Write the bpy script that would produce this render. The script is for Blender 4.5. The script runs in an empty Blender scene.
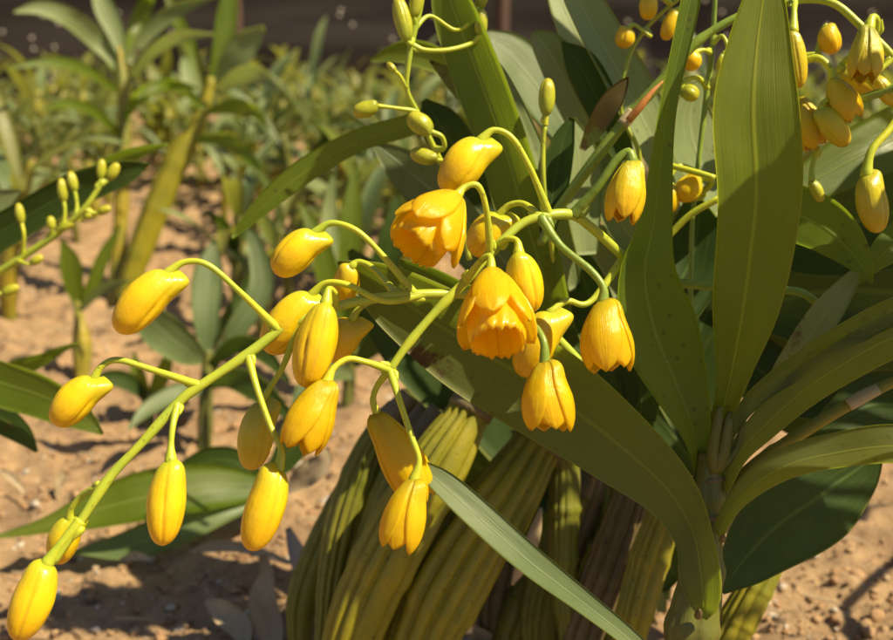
import bpy, math, random
import numpy as np
from mathutils import Vector, Matrix, noise as mnoise
random.seed(7); rng = np.random.default_rng(7)
S = bpy.context.scene
R = math.radians

# ------------------------------------------------------------------ camera
F = 957.0; W0, H0 = 893.0, 640.0; PITCH = R(18); CH = 0.42
cam = bpy.data.cameras.new('camera'); camo = bpy.data.objects.new('camera', cam)
S.collection.objects.link(camo); S.camera = camo
camo.location = (0, 0, CH); camo.rotation_euler = (R(90) - PITCH, 0, 0)
cam.sensor_width = 36; cam.lens = 36 * F / W0; cam.clip_start = .01; cam.clip_end = 500
cam.dof.use_dof = True; cam.dof.focus_distance = 0.395; cam.dof.aperture_fstop = 9.0
# ------------------------------------------------------------------ light
SUN_EL, SUN_AZ = R(54), R(106)          # azimuth clockwise from +Y (view direction): to the right
w = bpy.data.worlds.new('World'); S.world = w; w.use_nodes = True
nt = w.node_tree; bg = nt.nodes['Background']; bg.inputs[1].default_value = 0.05
sky = nt.nodes.new('ShaderNodeTexSky'); sky.sky_type = 'NISHITA'; sky.sun_disc = False
sky.sun_elevation = SUN_EL; sky.sun_rotation = SUN_AZ
nt.links.new(sky.outputs[0], bg.inputs[0])
sd = bpy.data.lights.new('sun', 'SUN'); sd.energy = 5.0; sd.angle = R(.5); sd.color = (1, .86, .57)
so = bpy.data.objects.new('sun', sd); S.collection.objects.link(so)
tosun = Vector((math.sin(SUN_AZ) * math.cos(SUN_EL), math.cos(SUN_AZ) * math.cos(SUN_EL), math.sin(SUN_EL)))
so.rotation_euler = tosun.to_track_quat('Z', 'Y').to_euler()
so.location = (0.5, 0, 3)
S.view_settings.view_transform = 'Standard'; S.view_settings.look = 'None'
S.view_settings.exposure = 0.7; S.view_settings.gamma = 1; S.view_settings.use_curve_mapping = False

# ------------------------------------------------------------------ helpers
CAM = np.array([0, 0, CH])
RIGHT = np.array([1., 0, 0]); FWD = np.array([0, math.cos(PITCH), -math.sin(PITCH)]); UP = np.array([0, math.sin(PITCH), math.cos(PITCH)])
def P(x, y, d):
    """point of the place seen at photo pixel x, y at distance d (metres along the view axis)"""
    return CAM + FWD * d + RIGHT * ((x - W0 / 2) / F * d) + UP * ((H0 / 2 - y) / F * d)
def G(x, y, h=0.0):
    """point on the ground (height h) seen at photo pixel x, y"""
    v = FWD + RIGHT * ((x - W0 / 2) / F) + UP * ((H0 / 2 - y) / F)
    return CAM + v * ((h - CH) / v[2])
def nrm(v):
    v = np.asarray(v, float); n = np.linalg.norm(v); return v / n if n > 1e-12 else v
def spline(pts, n):
    """Catmull-Rom through rows of pts (any number of columns), n samples"""
    p = np.asarray(pts, float)
    if len(p) == 2: return p[0] + (p[1] - p[0]) * np.linspace(0, 1, n)[:, None]
    e = np.vstack([2 * p[0] - p[1], p, 2 * p[-1] - p[-2]])
    seg = np.linalg.norm(np.diff(p[:, :3], axis=0), axis=1) + 1e-9
    cum = np.concatenate([[0], np.cumsum(seg)]); out = []
    for s in np.linspace(0, cum[-1], n):
        i = min(np.searchsorted(cum, s, 'right') - 1, len(p) - 2); t = (s - cum[i]) / seg[i]
        a, b, c, d = e[i], e[i + 1], e[i + 2], e[i + 3]
        out.append(.5 * (2 * b + (c - a) * t + (2 * a - 5 * b + 4 * c - d) * t * t + (3 * b - a - 3 * c + d) * t ** 3))
    return np.array(out)
AXES = {}
class MB:
    """collects faces of one mesh, with uv and material index per face"""
    def __init__(s): s.v = []; s.f = []; s.uv = []; s.mi = []; s.n = 0
    def grid(s, pts, uvs, closed=False, mi=0):
        a, b = pts.shape[:2]; o = s.n
        s.v.append(pts.reshape(-1, 3)); s.uv.append(uvs.reshape(-1, 2)); s.n += a * b
        for i in range(a - 1):
            for j in range(b if closed else b - 1):
                k = (j + 1) % b
                s.f.append((o + i * b + j, o + i * b + k, o + (i + 1) * b + k, o + (i + 1) * b + j)); s.mi.append(mi)
    def fan(s, base, b, tip, uv, mi=0, flip=False):
        s.v.append(np.array([tip])); s.uv.append(np.array([uv])); c = s.n; s.n += 1
        for j in range(b):
            k = (j + 1) % b
            s.f.append((base + k, base + j, c) if flip else (base + j, base + k, c)); s.mi.append(mi)
    def build(s, name, mats, parent=None, smooth=True, rim=0.0, origin=None):
        o0 = np.array(parent['_o'] if parent is not None and '_o' in parent else (0, 0, 0)) if origin is None else np.asarray(origin)
        V = np.vstack(s.v) - o0; UVs = np.vstack(s.uv)
        me = bpy.data.meshes.new(name); me.from_pydata(V.tolist(), [], s.f); 
        ul = me.uv_layers.new(name='UVMap'); li = np.empty(len(me.loops), int); me.loops.foreach_get('vertex_index', li)
        ul.data.foreach_set('uv', UVs[li].astype(np.float32).ravel())
        for m in (mats if isinstance(mats, (list, tuple)) else [mats]): me.materials.append(m)
        me.polygons.foreach_set('material_index', s.mi)
        if smooth: me.polygons.foreach_set('use_smooth', [True] * len(s.f))
        me.update()
        ob = bpy.data.objects.new(name, me); S.collection.objects.link(ob)
        if parent is not None: ob.parent = parent; ob['_o'] = list(map(float, o0))
        else: ob.location = o0; ob['_o'] = list(map(float, o0))
        if rim:
            md = ob.modifiers.new('rim', 'SOLIDIFY'); md.thickness = rim; md.use_rim_only = True; md.offset = 0
        return ob
def thing(name, label, cat, loc, group=None):
    o = bpy.data.objects.new(name, None); S.collection.objects.link(o); o.empty_display_size = .02
    o.location = loc; o['label'] = label; o['category'] = cat; o['_o'] = list(map(float, loc))
    if group: o['group'] = group
    return o
def tag(o, label=None, cat=None, group=None, kind=None):
    if label: o['label'] = label
    if cat: o['category'] = cat
    if group: o['group'] = group
    if kind: o['kind'] = kind
    return o

# ------------------------------------------------------------------ materials
class NT:
    def __init__(s, name):
        s.m = bpy.data.materials.new(name); s.m.use_nodes = True; s.t = s.m.node_tree
        s.t.nodes.clear(); s.out = s.n('ShaderNodeOutputMaterial')
    def n(s, typ, **kw):
        x = s.t.nodes.new(typ)
        for k, v in kw.items():
            if k.startswith('i_'): 
                key = k[2:]; key = int(key) if key.isdigit() else key.replace('_', ' '); x.inputs[key].default_value = v
            else: setattr(x, k, v)
        return x
    def l(s, a, b): s.t.links.new(a, b)
    def math(s, op, a, b=None, c=None, clamp=False):
        x = s.n('ShaderNodeMath', operation=op, use_clamp=clamp)
        for i, q in enumerate((a, b, c)):
            if q is None: continue
            if isinstance(q, (int, float)): x.inputs[i].default_value = q
            else: s.l(q, x.inputs[i])
        return x.outputs[0]
    def mix(s, fac, a, b, mode='MIX'):
        x = s.n('ShaderNodeMix', data_type='RGBA', blend_type=mode)
        for i, q in ((0, fac), (6, a), (7, b)):
            if isinstance(q, (int, float)): x.inputs[i].default_value = q
            elif isinstance(q, tuple): x.inputs[i].default_value = (*q, 1)
            else: s.l(q, x.inputs[i])
        return x.outputs[2]
    def noise(s, vec, scale, detail=4, rough=.55):
        x = s.n('ShaderNodeTexNoise'); x.inputs['Scale'].default_value = scale; x.inputs['Detail'].default_value = detail; x.inputs['Roughness'].default_value = rough
        if vec is not None: s.l(vec, x.inputs['Vector'])
        return x.outputs['Fac']
    def ramp(s, fac, a, b, lo=0., hi=1.):
        x = s.n('ShaderNodeMapRange', clamp=True); s.l(fac, x.inputs[0])
        x.inputs[1].default_value = a; x.inputs[2].default_value = b; x.inputs[3].default_value = lo; x.inputs[4].default_value = hi
        return x.outputs[0]
    def mapping(s, vec, scale):
        x = s.n('ShaderNodeMapping'); s.l(vec, x.inputs[0]); x.inputs['Scale'].default_value = scale; return x.outputs[0]
    def bump(s, h, strength, dist):
        x = s.n('ShaderNodeBump'); x.inputs['Strength'].default_value = strength; x.inputs['Distance'].default_value = dist; s.l(h, x.inputs['Height']); return x.outputs[0]
def sc(c, k): return tuple(min(1, x * k) for x in c)

def leaf_mat(name, ca, cb, rib, trans, tw=.48, rough=.38, spots=.5, brown=0.025, spec=.45):
    n = NT(name); tc = n.n('ShaderNodeTexCoord'); uv = n.n('ShaderNodeUVMap'); uvo = uv.outputs[0]
    oi = n.n('ShaderNodeObjectInfo')
    sep = n.n('ShaderNodeSeparateXYZ'); n.l(uvo, sep.inputs[0]); u, v = sep.outputs[0], sep.outputs[1]
    au = n.math('ABSOLUTE', n.math('SUBTRACT', u, .5))
    obj = tc.outputs['Object']
    add = n.n('ShaderNodeVectorMath', operation='ADD'); n.l(obj, add.inputs[0]); n.l(oi.outputs['Random'], add.inputs[1]); obj = add.outputs[0]
    f1 = n.noise(obj, 28, 5); f1 = n.ramp(f1, .32, .68)
    col = n.mix(f1, ca, cb)
    # parallel veins
    vein = n.noise(n.mapping(uvo, (46, 5, 1)), 1.0, 3); veinf = n.ramp(vein, .35, .65)
    col = n.mix(n.math('MULTIPLY', veinf, .48), col, sc(cb, 1.5))
    # yellowing towards margins and base streaks
    st = n.noise(n.mapping(uvo, (9, 14, 1)), 1.0, 4); st = n.ramp(st, .58, .78)
    col = n.mix(n.math('MULTIPLY', st, .25), col, (.20, .19, .03))
    ribm = n.ramp(au, .012, .034, 1, 0)
    col = n.mix(n.math('MULTIPLY', ribm, .75), col, rib)
    edge = n.ramp(au, .478, .497); col = n.mix(n.math('MULTIPLY', edge, .7), col, (.30, .30, .07))
    vo = n.n('ShaderNodeTexVoronoi'); n.l(obj, vo.inputs['Vector']); vo.inputs['Scale'].default_value = 150; n.l(n.noise(obj, 60, 2), vo.inputs['Randomness'])
    big = n.ramp(n.noise(obj, 24, 3), .50, .60)
    sp = n.math('MULTIPLY', n.ramp(vo.outputs['Distance'], .10, .20, 1, 0), n.math('MULTIPLY', big, spots))
    col = n.mix(sp, col, (.06, .04, .012))
    bl = n.ramp(n.noise(obj, 16, 6, .7), .66 - brown, .70 - brown); col = n.mix(n.math('MULTIPLY', bl, .7), col, (.11, .065, .022))
    # dust
    du = n.ramp(n.noise(obj, 90, 6, .7), .5, .8); col = n.mix(n.math('MULTIPLY', du, .04), col, (.34, .33, .24))
    pb = n.n('ShaderNodeBsdfPrincipled'); n.l(col, pb.inputs['Base Color'])
    n.l(n.ramp(f1, 0, 1, rough - .05, rough + .12), pb.inputs['Roughness']); pb.inputs['Specular IOR Level'].default_value = spec
    hh = n.math('ADD', n.math('MULTIPLY', vein, .5), n.math('MULTIPLY', n.noise(obj, 140, 3), .25))
    hh = n.math('SUBTRACT', hh, n.math('MULTIPLY', ribm, .8))
    b = n.bump(hh, .55, .0008); n.l(b, pb.inputs['Normal'])
    tr = n.n('ShaderNodeBsdfTranslucent'); tcol = n.mix(n.math('MULTIPLY', ribm, .6), trans, sc(trans, 1.5)); tcol = n.mix(n.math('MULTIPLY', veinf, .35), tcol, sc(trans, .72)); tcol = n.mix(n.math('MAXIMUM', bl, sp), tcol, (.12, .05, .01))
    n.l(tcol, tr.inputs[0]); n.l(b, tr.inputs['Normal'])
    mx = n.n('ShaderNodeMixShader'); mx.inputs[0].default_value = tw
    n.l(pb.outputs[0], mx.inputs[1]); n.l(tr.outputs[0], mx.inputs[2]); n.l(mx.outputs[0], n.out.inputs[0])
    return n.m
M = {}
M['leaf'] = leaf_mat('leaf_green', (.060, .105, .006), (.095, .145, .010), (.19, .25, .05), (.36, .50, .02))
M['leaf_gold'] = leaf_mat('leaf_yellow_green', (.085, .122, .003), (.120, .152, .006), (.28, .31, .02), (.46, .54, .01), rough=.45, spots=.35)
M['leaf_under'] = leaf_mat('leaf_underside', (.078, .102, .022), (.112, .130, .034), (.20, .23, .05), (.36, .46, .02), rough=.5, spots=.35)
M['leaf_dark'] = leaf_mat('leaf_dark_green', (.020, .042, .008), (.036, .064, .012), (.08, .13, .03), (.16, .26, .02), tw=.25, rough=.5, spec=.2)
M['leaf_blue'] = leaf_mat('leaf_blue_green', (.075, .118, .045), (.120, .160, .062), (.22, .27, .15), (.24, .34, .08), tw=.25, rough=.40)
M['leaf_pale'] = leaf_mat('leaf_pale_green', (.15, .20, .075), (.21, .26, .11), (.28, .33, .16), (.36, .44, .08), tw=.30, rough=.42)
M['leaf_mute'] = leaf_mat('leaf_muted_green', (.095, .112, .020), (.17, .175, .040), (.24, .25, .07), (.42, .44, .05), tw=.36)
M['leaf_spot'] = leaf_mat('leaf_blemished', (.060, .095, .020), (.10, .12, .030), (.16, .17, .05), (.25, .28, .03), spots=1, brown=.14)

def petal_mat(name, base, mid, tip, trans, tw=.30, green=.5):
    n = NT(name); tc = n.n('ShaderNodeTexCoord'); uv = n.n('ShaderNodeUVMap'); oi = n.n('ShaderNodeObjectInfo')
    sep = n.n('ShaderNodeSeparateXYZ'); n.l(uv.outputs[0], sep.inputs[0]); v = sep.outputs[1]
    obj = tc.outputs['Object']
    wob = n.math('ADD', v, n.math('MULTIPLY', n.math('SUBTRACT', n.noise(obj, 130, 3), .5), .22))
    col = n.mix(n.ramp(wob, .02, .36), base, mid); col = n.mix(n.ramp(wob, .45, 1.02), col, tip)
    col = n.mix(n.math('MULTIPLY', n.ramp(n.noise(obj, 75, 4), .45, .75), .30), col, sc(tip, .82))
    vn = n.noise(n.mapping(uv.outputs[0], (38, 2.2, 1)), 1, 3)
    col = n.mix(n.math('MULTIPLY', n.ramp(vn, .52, .72), .22), col, sc(tip, .75))
    col = n.mix(n.math('MULTIPLY', oi.outputs['Random'], .22), col, sc(tip, .9))
    spk = n.ramp(n.noise(obj, 420, 3), .70, .76); col = n.mix(n.math('MULTIPLY', spk, .35), col, (.32, .14, .01))
    tipb = n.math('MULTIPLY', n.ramp(wob, .96, 1.06), .6); col = n.mix(tipb, col, (.24, .10, .01))
    pb = n.n('ShaderNodeBsdfPrincipled'); n.l(col, pb.inputs['Base Color']); n.l(n.ramp(n.noise(obj, 60, 3), .3, .7, .18, .36), pb.inputs['Roughness'])
    pb.inputs['Subsurface Weight'].default_value = .45; pb.inputs['Subsurface Radius'].default_value = (.004, .0030, .0004); pb.inputs['Subsurface Scale'].default_value = 1.0
    h = n.math('ADD', n.math('MULTIPLY', vn, .6), n.math('MULTIPLY', n.noise(obj, 260, 3), .35))
    h = n.math('ADD', h, n.math('MULTIPLY', n.noise(obj, 85, 2), .9))
    h = n.math('ADD', h, n.math('MULTIPLY', n.noise(obj, 800, 2), .22)); b = n.bump(h, .6, .0008); n.l(b, pb.inputs['Normal'])
    tr = n.n('ShaderNodeBsdfTranslucent'); tr.inputs[0].default_value = (*trans, 1)
    mx = n.n('ShaderNodeMixShader'); mx.inputs[0].default_value = tw; n.l(pb.outputs[0], mx.inputs[1]); n.l(tr.outputs[0], mx.inputs[2]); n.l(mx.outputs[0], n.out.inputs[0])
    return n.m
M['petal'] = petal_mat('petal_yellow', (.66, .66, .03), (.93, .68, .008), (.91, .57, .005), (.95, .66, .01), tw=.4)
M['lip'] = petal_mat('lip_orange', (.90, .54, .006), (.90, .50, .004), (.93, .62, .008), (.95, .58, .005), tw=.4)
M['bud'] = petal_mat('bud_yellow', (.46, .54, .03), (.90, .65, .009), (.86, .47, .005), (.9, .6, .01), tw=.12)
M['bud_olive'] = petal_mat('bud_olive_yellow', (.42, .44, .04), (.66, .56, .035), (.68, .46, .02), (.7, .5, .03), tw=.12)
M['bud_green'] = petal_mat('bud_green', (.28, .34, .03), (.46, .48, .03), (.56, .50, .04), (.5, .55, .05), tw=.12)
M['bud_orange'] = petal_mat('bud_deep_yellow', (.60, .55, .03), (.88, .62, .010), (.84, .48, .006), (.9, .5, .01), tw=.15)

def stalk_mat(name, ca, cb):
    n = NT(name); tc = n.n('ShaderNodeTexCoord'); uv = n.n('ShaderNodeUVMap'); obj = tc.outputs['Object']
    col = n.mix(n.ramp(n.noise(obj, 60, 4), .35, .65), ca, cb)
    stv = n.noise(n.mapping(uv.outputs[0], (14, 30, 1)), 1, 3); col = n.mix(n.math('MULTIPLY', n.ramp(stv, .55, .75), .35), col, sc(ca, .62))
    col = n.mix(n.math('MULTIPLY', n.ramp(n.noise(obj, 330, 2), .66, .72), .5), col, (.10, .07, .02))
    pb = n.n('ShaderNodeBsdfPrincipled'); n.l(col, pb.inputs['Base Color']); pb.inputs['Roughness'].default_value = .38
    pb.inputs['Subsurface Weight'].default_value = .12; pb.inputs['Subsurface Radius'].default_value = (.002, .002, .0005); pb.inputs['Subsurface Scale'].default_value = 1
    n.l(n.bump(n.math('ADD', stv, n.noise(obj, 300, 3)), .25, .0005), pb.inputs['Normal']); n.l(pb.outputs[0], n.out.inputs[0]); return n.m
M['stalk'] = stalk_mat('flower_stalk', (.46, .50, .035), (.36, .44, .04))
M['pedicel'] = stalk_mat('pedicel_yellow_green', (.56, .56, .03), (.40, .48, .035))
M['stalk_green'] = stalk_mat('stalk_green', (.18, .26, .03), (.25, .33, .04))
def cane_mat(name, ca, cb, dirt, amt=.5):
    n = NT(name); tc = n.n('ShaderNodeTexCoord'); uv = n.n('ShaderNodeUVMap'); obj = tc.outputs['Object']
    col = n.mix(n.ramp(n.noise(obj, 26, 5), .35, .65), ca, cb)
    st = n.noise(n.mapping(uv.outputs[0], (22, 6, 1)), 1, 5, .65); col = n.mix(n.math('MULTIPLY', n.ramp(st, .5, .72), amt), col, dirt)
    pt = n.ramp(n.noise(obj, 34, 6, .7), .60, .70); col = n.mix(n.math('MULTIPLY', pt, amt), col, (.26, .20, .12))
    spk = n.ramp(n.noise(obj, 240, 2), .68, .73); col = n.mix(n.math('MULTIPLY', spk, .7), col, (.035, .025, .012))
    pb = n.n('ShaderNodeBsdfPrincipled'); n.l(col, pb.inputs['Base Color']); n.l(n.ramp(st, .3, .7, .36, .62), pb.inputs['Roughness'])
    n.l(n.bump(n.math('ADD', st, n.math('MULTIPLY', n.noise(obj, 200, 4), .6)), .5, .0009), pb.inputs['Normal']); n.l(pb.outputs[0], n.out.inputs[0]); return n.m
M['cane'] = cane_mat('cane_ridged', (.30, .25, .008), (.20, .195, .012), (.09, .07, .012), .32)
M['cane_olive'] = cane_mat('cane_olive', (.15, .165, .015), (.20, .19, .02), (.09, .07, .02), .5)
M['cane_brown'] = cane_mat('cane_old', (.16, .115, .045), (.11, .085, .035), (.05, .035, .018), .7)
M['cane_yellow'] = cane_mat('cane_yellow', (.34, .25, .015), (.18, .19, .025), (.16, .13, .03), .35)
M['stem'] = cane_mat('stem_green', (.15, .155, .022), (.105, .115, .018), (.11, .065, .02), .75)
M['sheath'] = cane_mat('sheath_papery', (.52, .42, .24), (.40, .31, .16), (.22, .16, .07), .5)
M['sheath_orange'] = cane_mat('sheath_orange', (.50, .20, .04), (.42, .15, .03), (.25, .10, .03), .4)
M['sheath_old'] = cane_mat('sheath_old', (.20, .16, .08), (.14, .11, .05), (.07, .05, .03), .6)
M['dry'] = cane_mat('dry_leaf_tan', (.46, .36, .23), (.36, .27, .16), (.20, .13, .07), .5)
M['dry_grey'] = cane_mat('dry_leaf_grey', (.38, .34, .28), (.46, .41, .34), (.18, .15, .12), .5)
M['twig_pink'] = cane_mat('twig_pink', (.50, .20, .17), (.45, .34, .28), (.30, .18, .14), .4)

def soil_mat():
    n = NT('sandy_soil'); geo = n.n('ShaderNodeNewGeometry'); p = geo.outputs['Position']
    a = n.ramp(n.noise(p, 5, 6), .35, .65); b = n.ramp(n.noise(p, 60, 8, .7), .3, .72); c = n.ramp(n.noise(p, 300, 5, .7), .3, .7)
    col = n.mix(a, (.42, .235, .105), (.52, .33, .165)); col = n.mix(n.math('MULTIPLY', b, .75), col, (.20, .115, .05))
    col = n.mix(n.math('MULTIPLY', c, .35), col, (.56, .43, .30))
    col = n.mix(n.math('MULTIPLY', n.ramp(n.noise(p, 14, 5), .54, .66), .6), col, (.16, .10, .06))
    pb = n.n('ShaderNodeBsdfPrincipled'); n.l(col, pb.inputs['Base Color']); pb.inputs['Roughness'].default_value = .95
    h = n.math('ADD', n.noise(p, 70, 8, .7), n.math('MULTIPLY', n.noise(p, 350, 4), .3)); n.l(n.bump(h, .9, .008), pb.inputs['Normal'])
    n.l(pb.outputs[0], n.out.inputs[0]); return n.m
M['soil'] = soil_mat()
def stone_mat():
    n = NT('soil_crumbs'); uv = n.n('ShaderNodeUVMap'); sep = n.n('ShaderNodeSeparateXYZ'); n.l(uv.outputs[0], sep.inputs[0])
    geo = n.n('ShaderNodeNewGeometry'); p = geo.outputs['Position']
    col = n.mix(sep.outputs[0], (.34, .185, .085), (.56, .365, .20)); col = n.mix(n.ramp(sep.outputs[1], .86, .9), col, (.60, .54, .46)); col = n.mix(n.ramp(sep.outputs[1], .12, .08), col, (.10, .07, .05))
    col = n.mix(n.math('MULTIPLY', n.noise(p, 220, 4), .5), col, (.30, .18, .10))
    pb = n.n('ShaderNodeBsdfPrincipled'); n.l(col, pb.inputs['Base Color']); pb.inputs['Roughness'].default_value = .9
    n.l(n.bump(n.noise(p, 300, 5, .7), .7, .003), pb.inputs['Normal']); n.l(pb.outputs[0], n.out.inputs[0]); return n.m
M['stone'] = stone_mat()
def simple(name, c, rough=.6, var=.4, scale=20, sx=(1, 1, 1)):
    n = NT(name); tc = n.n('ShaderNodeTexCoord'); o = n.mapping(tc.outputs['Object'], sx)
    col = n.mix(n.ramp(n.noise(o, scale, 5), .35, .65), sc(c, 1 - var), sc(c, 1 + var)); pb = n.n('ShaderNodeBsdfPrincipled'); n.l(col, pb.inputs['Base Color'])
    pb.inputs['Roughness'].default_value = rough; n.l(n.bump(n.noise(o, scale * 6, 3), .3, .003), pb.inputs['Normal']); n.l(pb.outputs[0], n.out.inputs[0]); return n.m
M['net'] = simple('shade_net', (.034, .026, .023), .8, .55, 2.2, (.5, 1, 5))
M['post'] = simple('fence_post', (.11, .06, .045), .8, .3, 8)
M['glint'] = simple('net_highlight', (.55, .50, .45), .2, .05)  # pale colour stands for bright highlights on the net

# ------------------------------------------------------------------ shape makers
def ribbon(mb, pts, wid, wdir, ndir, fold=.12, curl=0., wav=.0, ns=9, mi=0, tw0=None):
    """leaf blade: centreline pts, full widths, width and normal directions; V fold and rolled margins"""
    n = len(pts); s = np.linspace(-1, 1, ns)
    out = np.zeros((n, ns, 3)); uv = np.zeros((n, ns, 2)); ph = random.random() * 9
    L = np.concatenate([[0], np.cumsum(np.linalg.norm(np.diff(pts, axis=0), axis=1))]); tot = L[-1]
    for i in range(n):
        h = wid[i] / 2
        for j in range(ns):
            a = abs(s[j])
            nz = fold * h * a ** 1.3 - curl * h * a ** 2.5 + wav * h * a * math.sin(L[i] / max(tot, 1e-6) * 11 + ph + (2 if s[j] > 0 else 0))
            nz += .05 * h * mnoise.noise((L[i] * 30 + ph * 7, s[j] * 1.5, ph))
            out[i, j] = pts[i] + wdir[i] * (h * s[j]) + ndir[i] * nz
            uv[i, j] = (.5 + .5 * s[j], L[i] / .2)
    mb.grid(out, uv, mi=mi)
def px_leaf(name, pts, mat, parent, roll=0., fold=.18, curl=.05, wav=.03, n=30, ns=11):
    """leaf through photo points (x, y, depth, apparent width px)"""
    q = spline([(p[0], p[1], p[2] * 1000, p[3]) for p in pts], n); q[:, 2] /= 1000; q[:, 3] = np.maximum(q[:, 3], .6)
    C = np.array([P(a, b, d) for a, b, d, _ in q]); T = np.gradient(C, axis=0)
    Ws, Ns, wd = [], [], []; prev = None
    rl = roll if isinstance(roll, (list, tuple)) else (roll, roll)
    for i in range(n):
        t = nrm(T[i]); V = nrm(C[i] - CAM); wv = np.cross(t, V)
        # apparent tangent in the picture rules the width direction, so foreshortened stretches stay broad
        wv = nrm(wv); 
        if prev is not None and np.dot(wv, prev) < 0: wv = -wv
        prev = wv; nn = np.cross(wv, t); 
        if np.dot(nn, V) > 0: nn = -nn
        r = R(rl[0] + (rl[1] - rl[0]) * i / (n - 1))
        Ws.append(wv * math.cos(r) + nn * math.sin(r)); Ns.append(nn * math.cos(r) - wv * math.sin(r))
        wd.append(q[i, 3] * q[i, 2] / F / max(.35, math.cos(r)))
    mb = MB(); ribbon(mb, C, wd, Ws, Ns, fold, curl, wav, ns)
    return mb.build(name, mat, parent, rim=.0007)
def tube_grid(mb, C, rad, ns=12, flute=0., nfl=9, mi=0, cap=True, twist=0.):
    n = len(C); T = np.gradient(C, axis=0); t0 = nrm(T[0]); a = nrm(np.cross(t0, (0.3, .2, 1) if abs(t0[2]) < .9 else (1, 0, 0)))
    out = np.zeros((n, ns, 3)); uv = np.zeros((n, ns, 2)); L = 0; sd0 = random.random() * 6
    for i in range(n):
        t = nrm(T[i]); a = nrm(a - t * np.dot(a, t)); b = np.cross(t, a)
        if i: L += np.linalg.norm(C[i] - C[i - 1])
        for j in range(ns):
            ph = 2 * math.pi * j / ns; k = 1 - flute * (1 - abs(math.sin(ph * nfl / 2 + .9 * math.sin(ph * 2 + sd0) + .5 * math.sin(ph * 3 + 2 * sd0) + .30 * math.sin(i / n * 6 + sd0)))) ** 1.6 if flute else 1
            out[i, j] = C[i] + (a * math.cos(ph) + b * math.sin(ph)) * rad[i] * k
            uv[i, j] = (abs(2 * j / ns - 1), L / .05)
    o = mb.n; mb.grid(out, uv, closed=True, mi=mi)
    if cap:
        mb.fan(o, ns, C[0], (.5, 0), mi, True); mb.fan(o + (n - 1) * ns, ns, C[-1], (.5, 1), mi)
def px_tube(name, pts, mat, parent, n=None, ns=12, wob=.03, mb=None, mi=0, flute=0, nfl=9, nodes=None):
    """stalk through photo points (x, y, depth, width px)"""
    n = n or max(10, 6 * len(pts)); q = spline([(p[0], p[1], p[2] * 1000, p[3]) for p in pts], n); q[:, 2] /= 1000
    C = np.array([P(a, b, d) for a, b, d, _ in q]); ph = random.random() * 50
    rad = np.array([max(.3, q[i, 3]) * q[i, 2] / F / 2 * (1 + wob * mnoise.noise((i / n * 7, ph, 0))) for i in range(n)])
    if nodes:
        for f in nodes:
            tt = np.linspace(0, 1, n); rad *= 1 + (.05 if flute > .1 else .14) * np.exp(-((tt - f) / .02) ** 2) - (.03 if flute > .1 else .06) * np.exp(-((tt - f - .035) / .025) ** 2)
    own = mb is None; mb = mb or MB(); tube_grid(mb, C, rad, ns, flute, nfl, mi)
    if own:
        ob = mb.build(name, mat, parent); AXES[ob.name] = q; return ob
    return C
PROF = np.array([(0, .0), (.02, .30), (.06, .52), (.13, .70), (.25, .88), (.40, .99), (.52, 1.0), (.66, .95), (.78, .84), (.88, .68), (.95, .47), (.985, .26), (1.0, .0)])
def bud_mesh(mb, base, tip, wid, side, spur=.75, seam=.10, mi=0, roll=None, sq=0.):
    base = np.asarray(base); ax = tip - base; L = np.linalg.norm(ax); ax = ax / L; Rr = wid / 2
    side = nrm(side - ax * np.dot(side, ax)); oth = np.cross(ax, side)
    n, ns = 30, 60; ts = .5 - .5 * np.cos(np.linspace(0, math.pi, n)); r = np.interp(ts, PROF[:, 0], PROF[:, 1])
    k = np.array([.2, .6, .2]); 
    for _ in range(2): r[1:-1] = np.convolve(r, k, 'same')[1:-1]
    out = np.zeros((n, ns, 3)); uv = np.zeros((n, ns, 2)); ro = random.random() * 6 if roll is None else roll; sd_ = random.random() * 30
    for i in range(n):
        for j in range(ns):
            ph = 2 * math.pi * j / ns; g = 0
            for q in range(3):
                d = (ph - ro - q * 2.094 + .25 * (ts[i] - .5) + math.pi) % (2 * math.pi) - math.pi; g += math.exp(-(d / .07) ** 2) + (.35 * math.exp(-(d / .35) ** 2) if d > 0 else 0)
            rr = r[i] * Rr * (1 - seam * g * min(1, ts[i] * 2.2) * 1.2 + .035 * mnoise.noise((math.cos(ph) * 1.3, math.sin(ph) * 1.3 + sd_, ts[i] * 3)))
            p = base + ax * (L * ts[i]) + (side * math.cos(ph) + oth * math.sin(ph)) * rr
            c = max(0, math.cos(ph)); wgt = math.exp(-((ts[i] - .09) / .15) ** 2) * c ** 1.6
            p = p + (side * .52 - ax * .62) * (spur * Rr * wgt)
            # slight belly curve
            p = p + side * (sq * L * (ts[i] - .5) ** 2)
            out[i, j] = p; uv[i, j] = (j / ns, ts[i])
    mb.grid(out, uv, closed=True, mi=mi)
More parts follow.
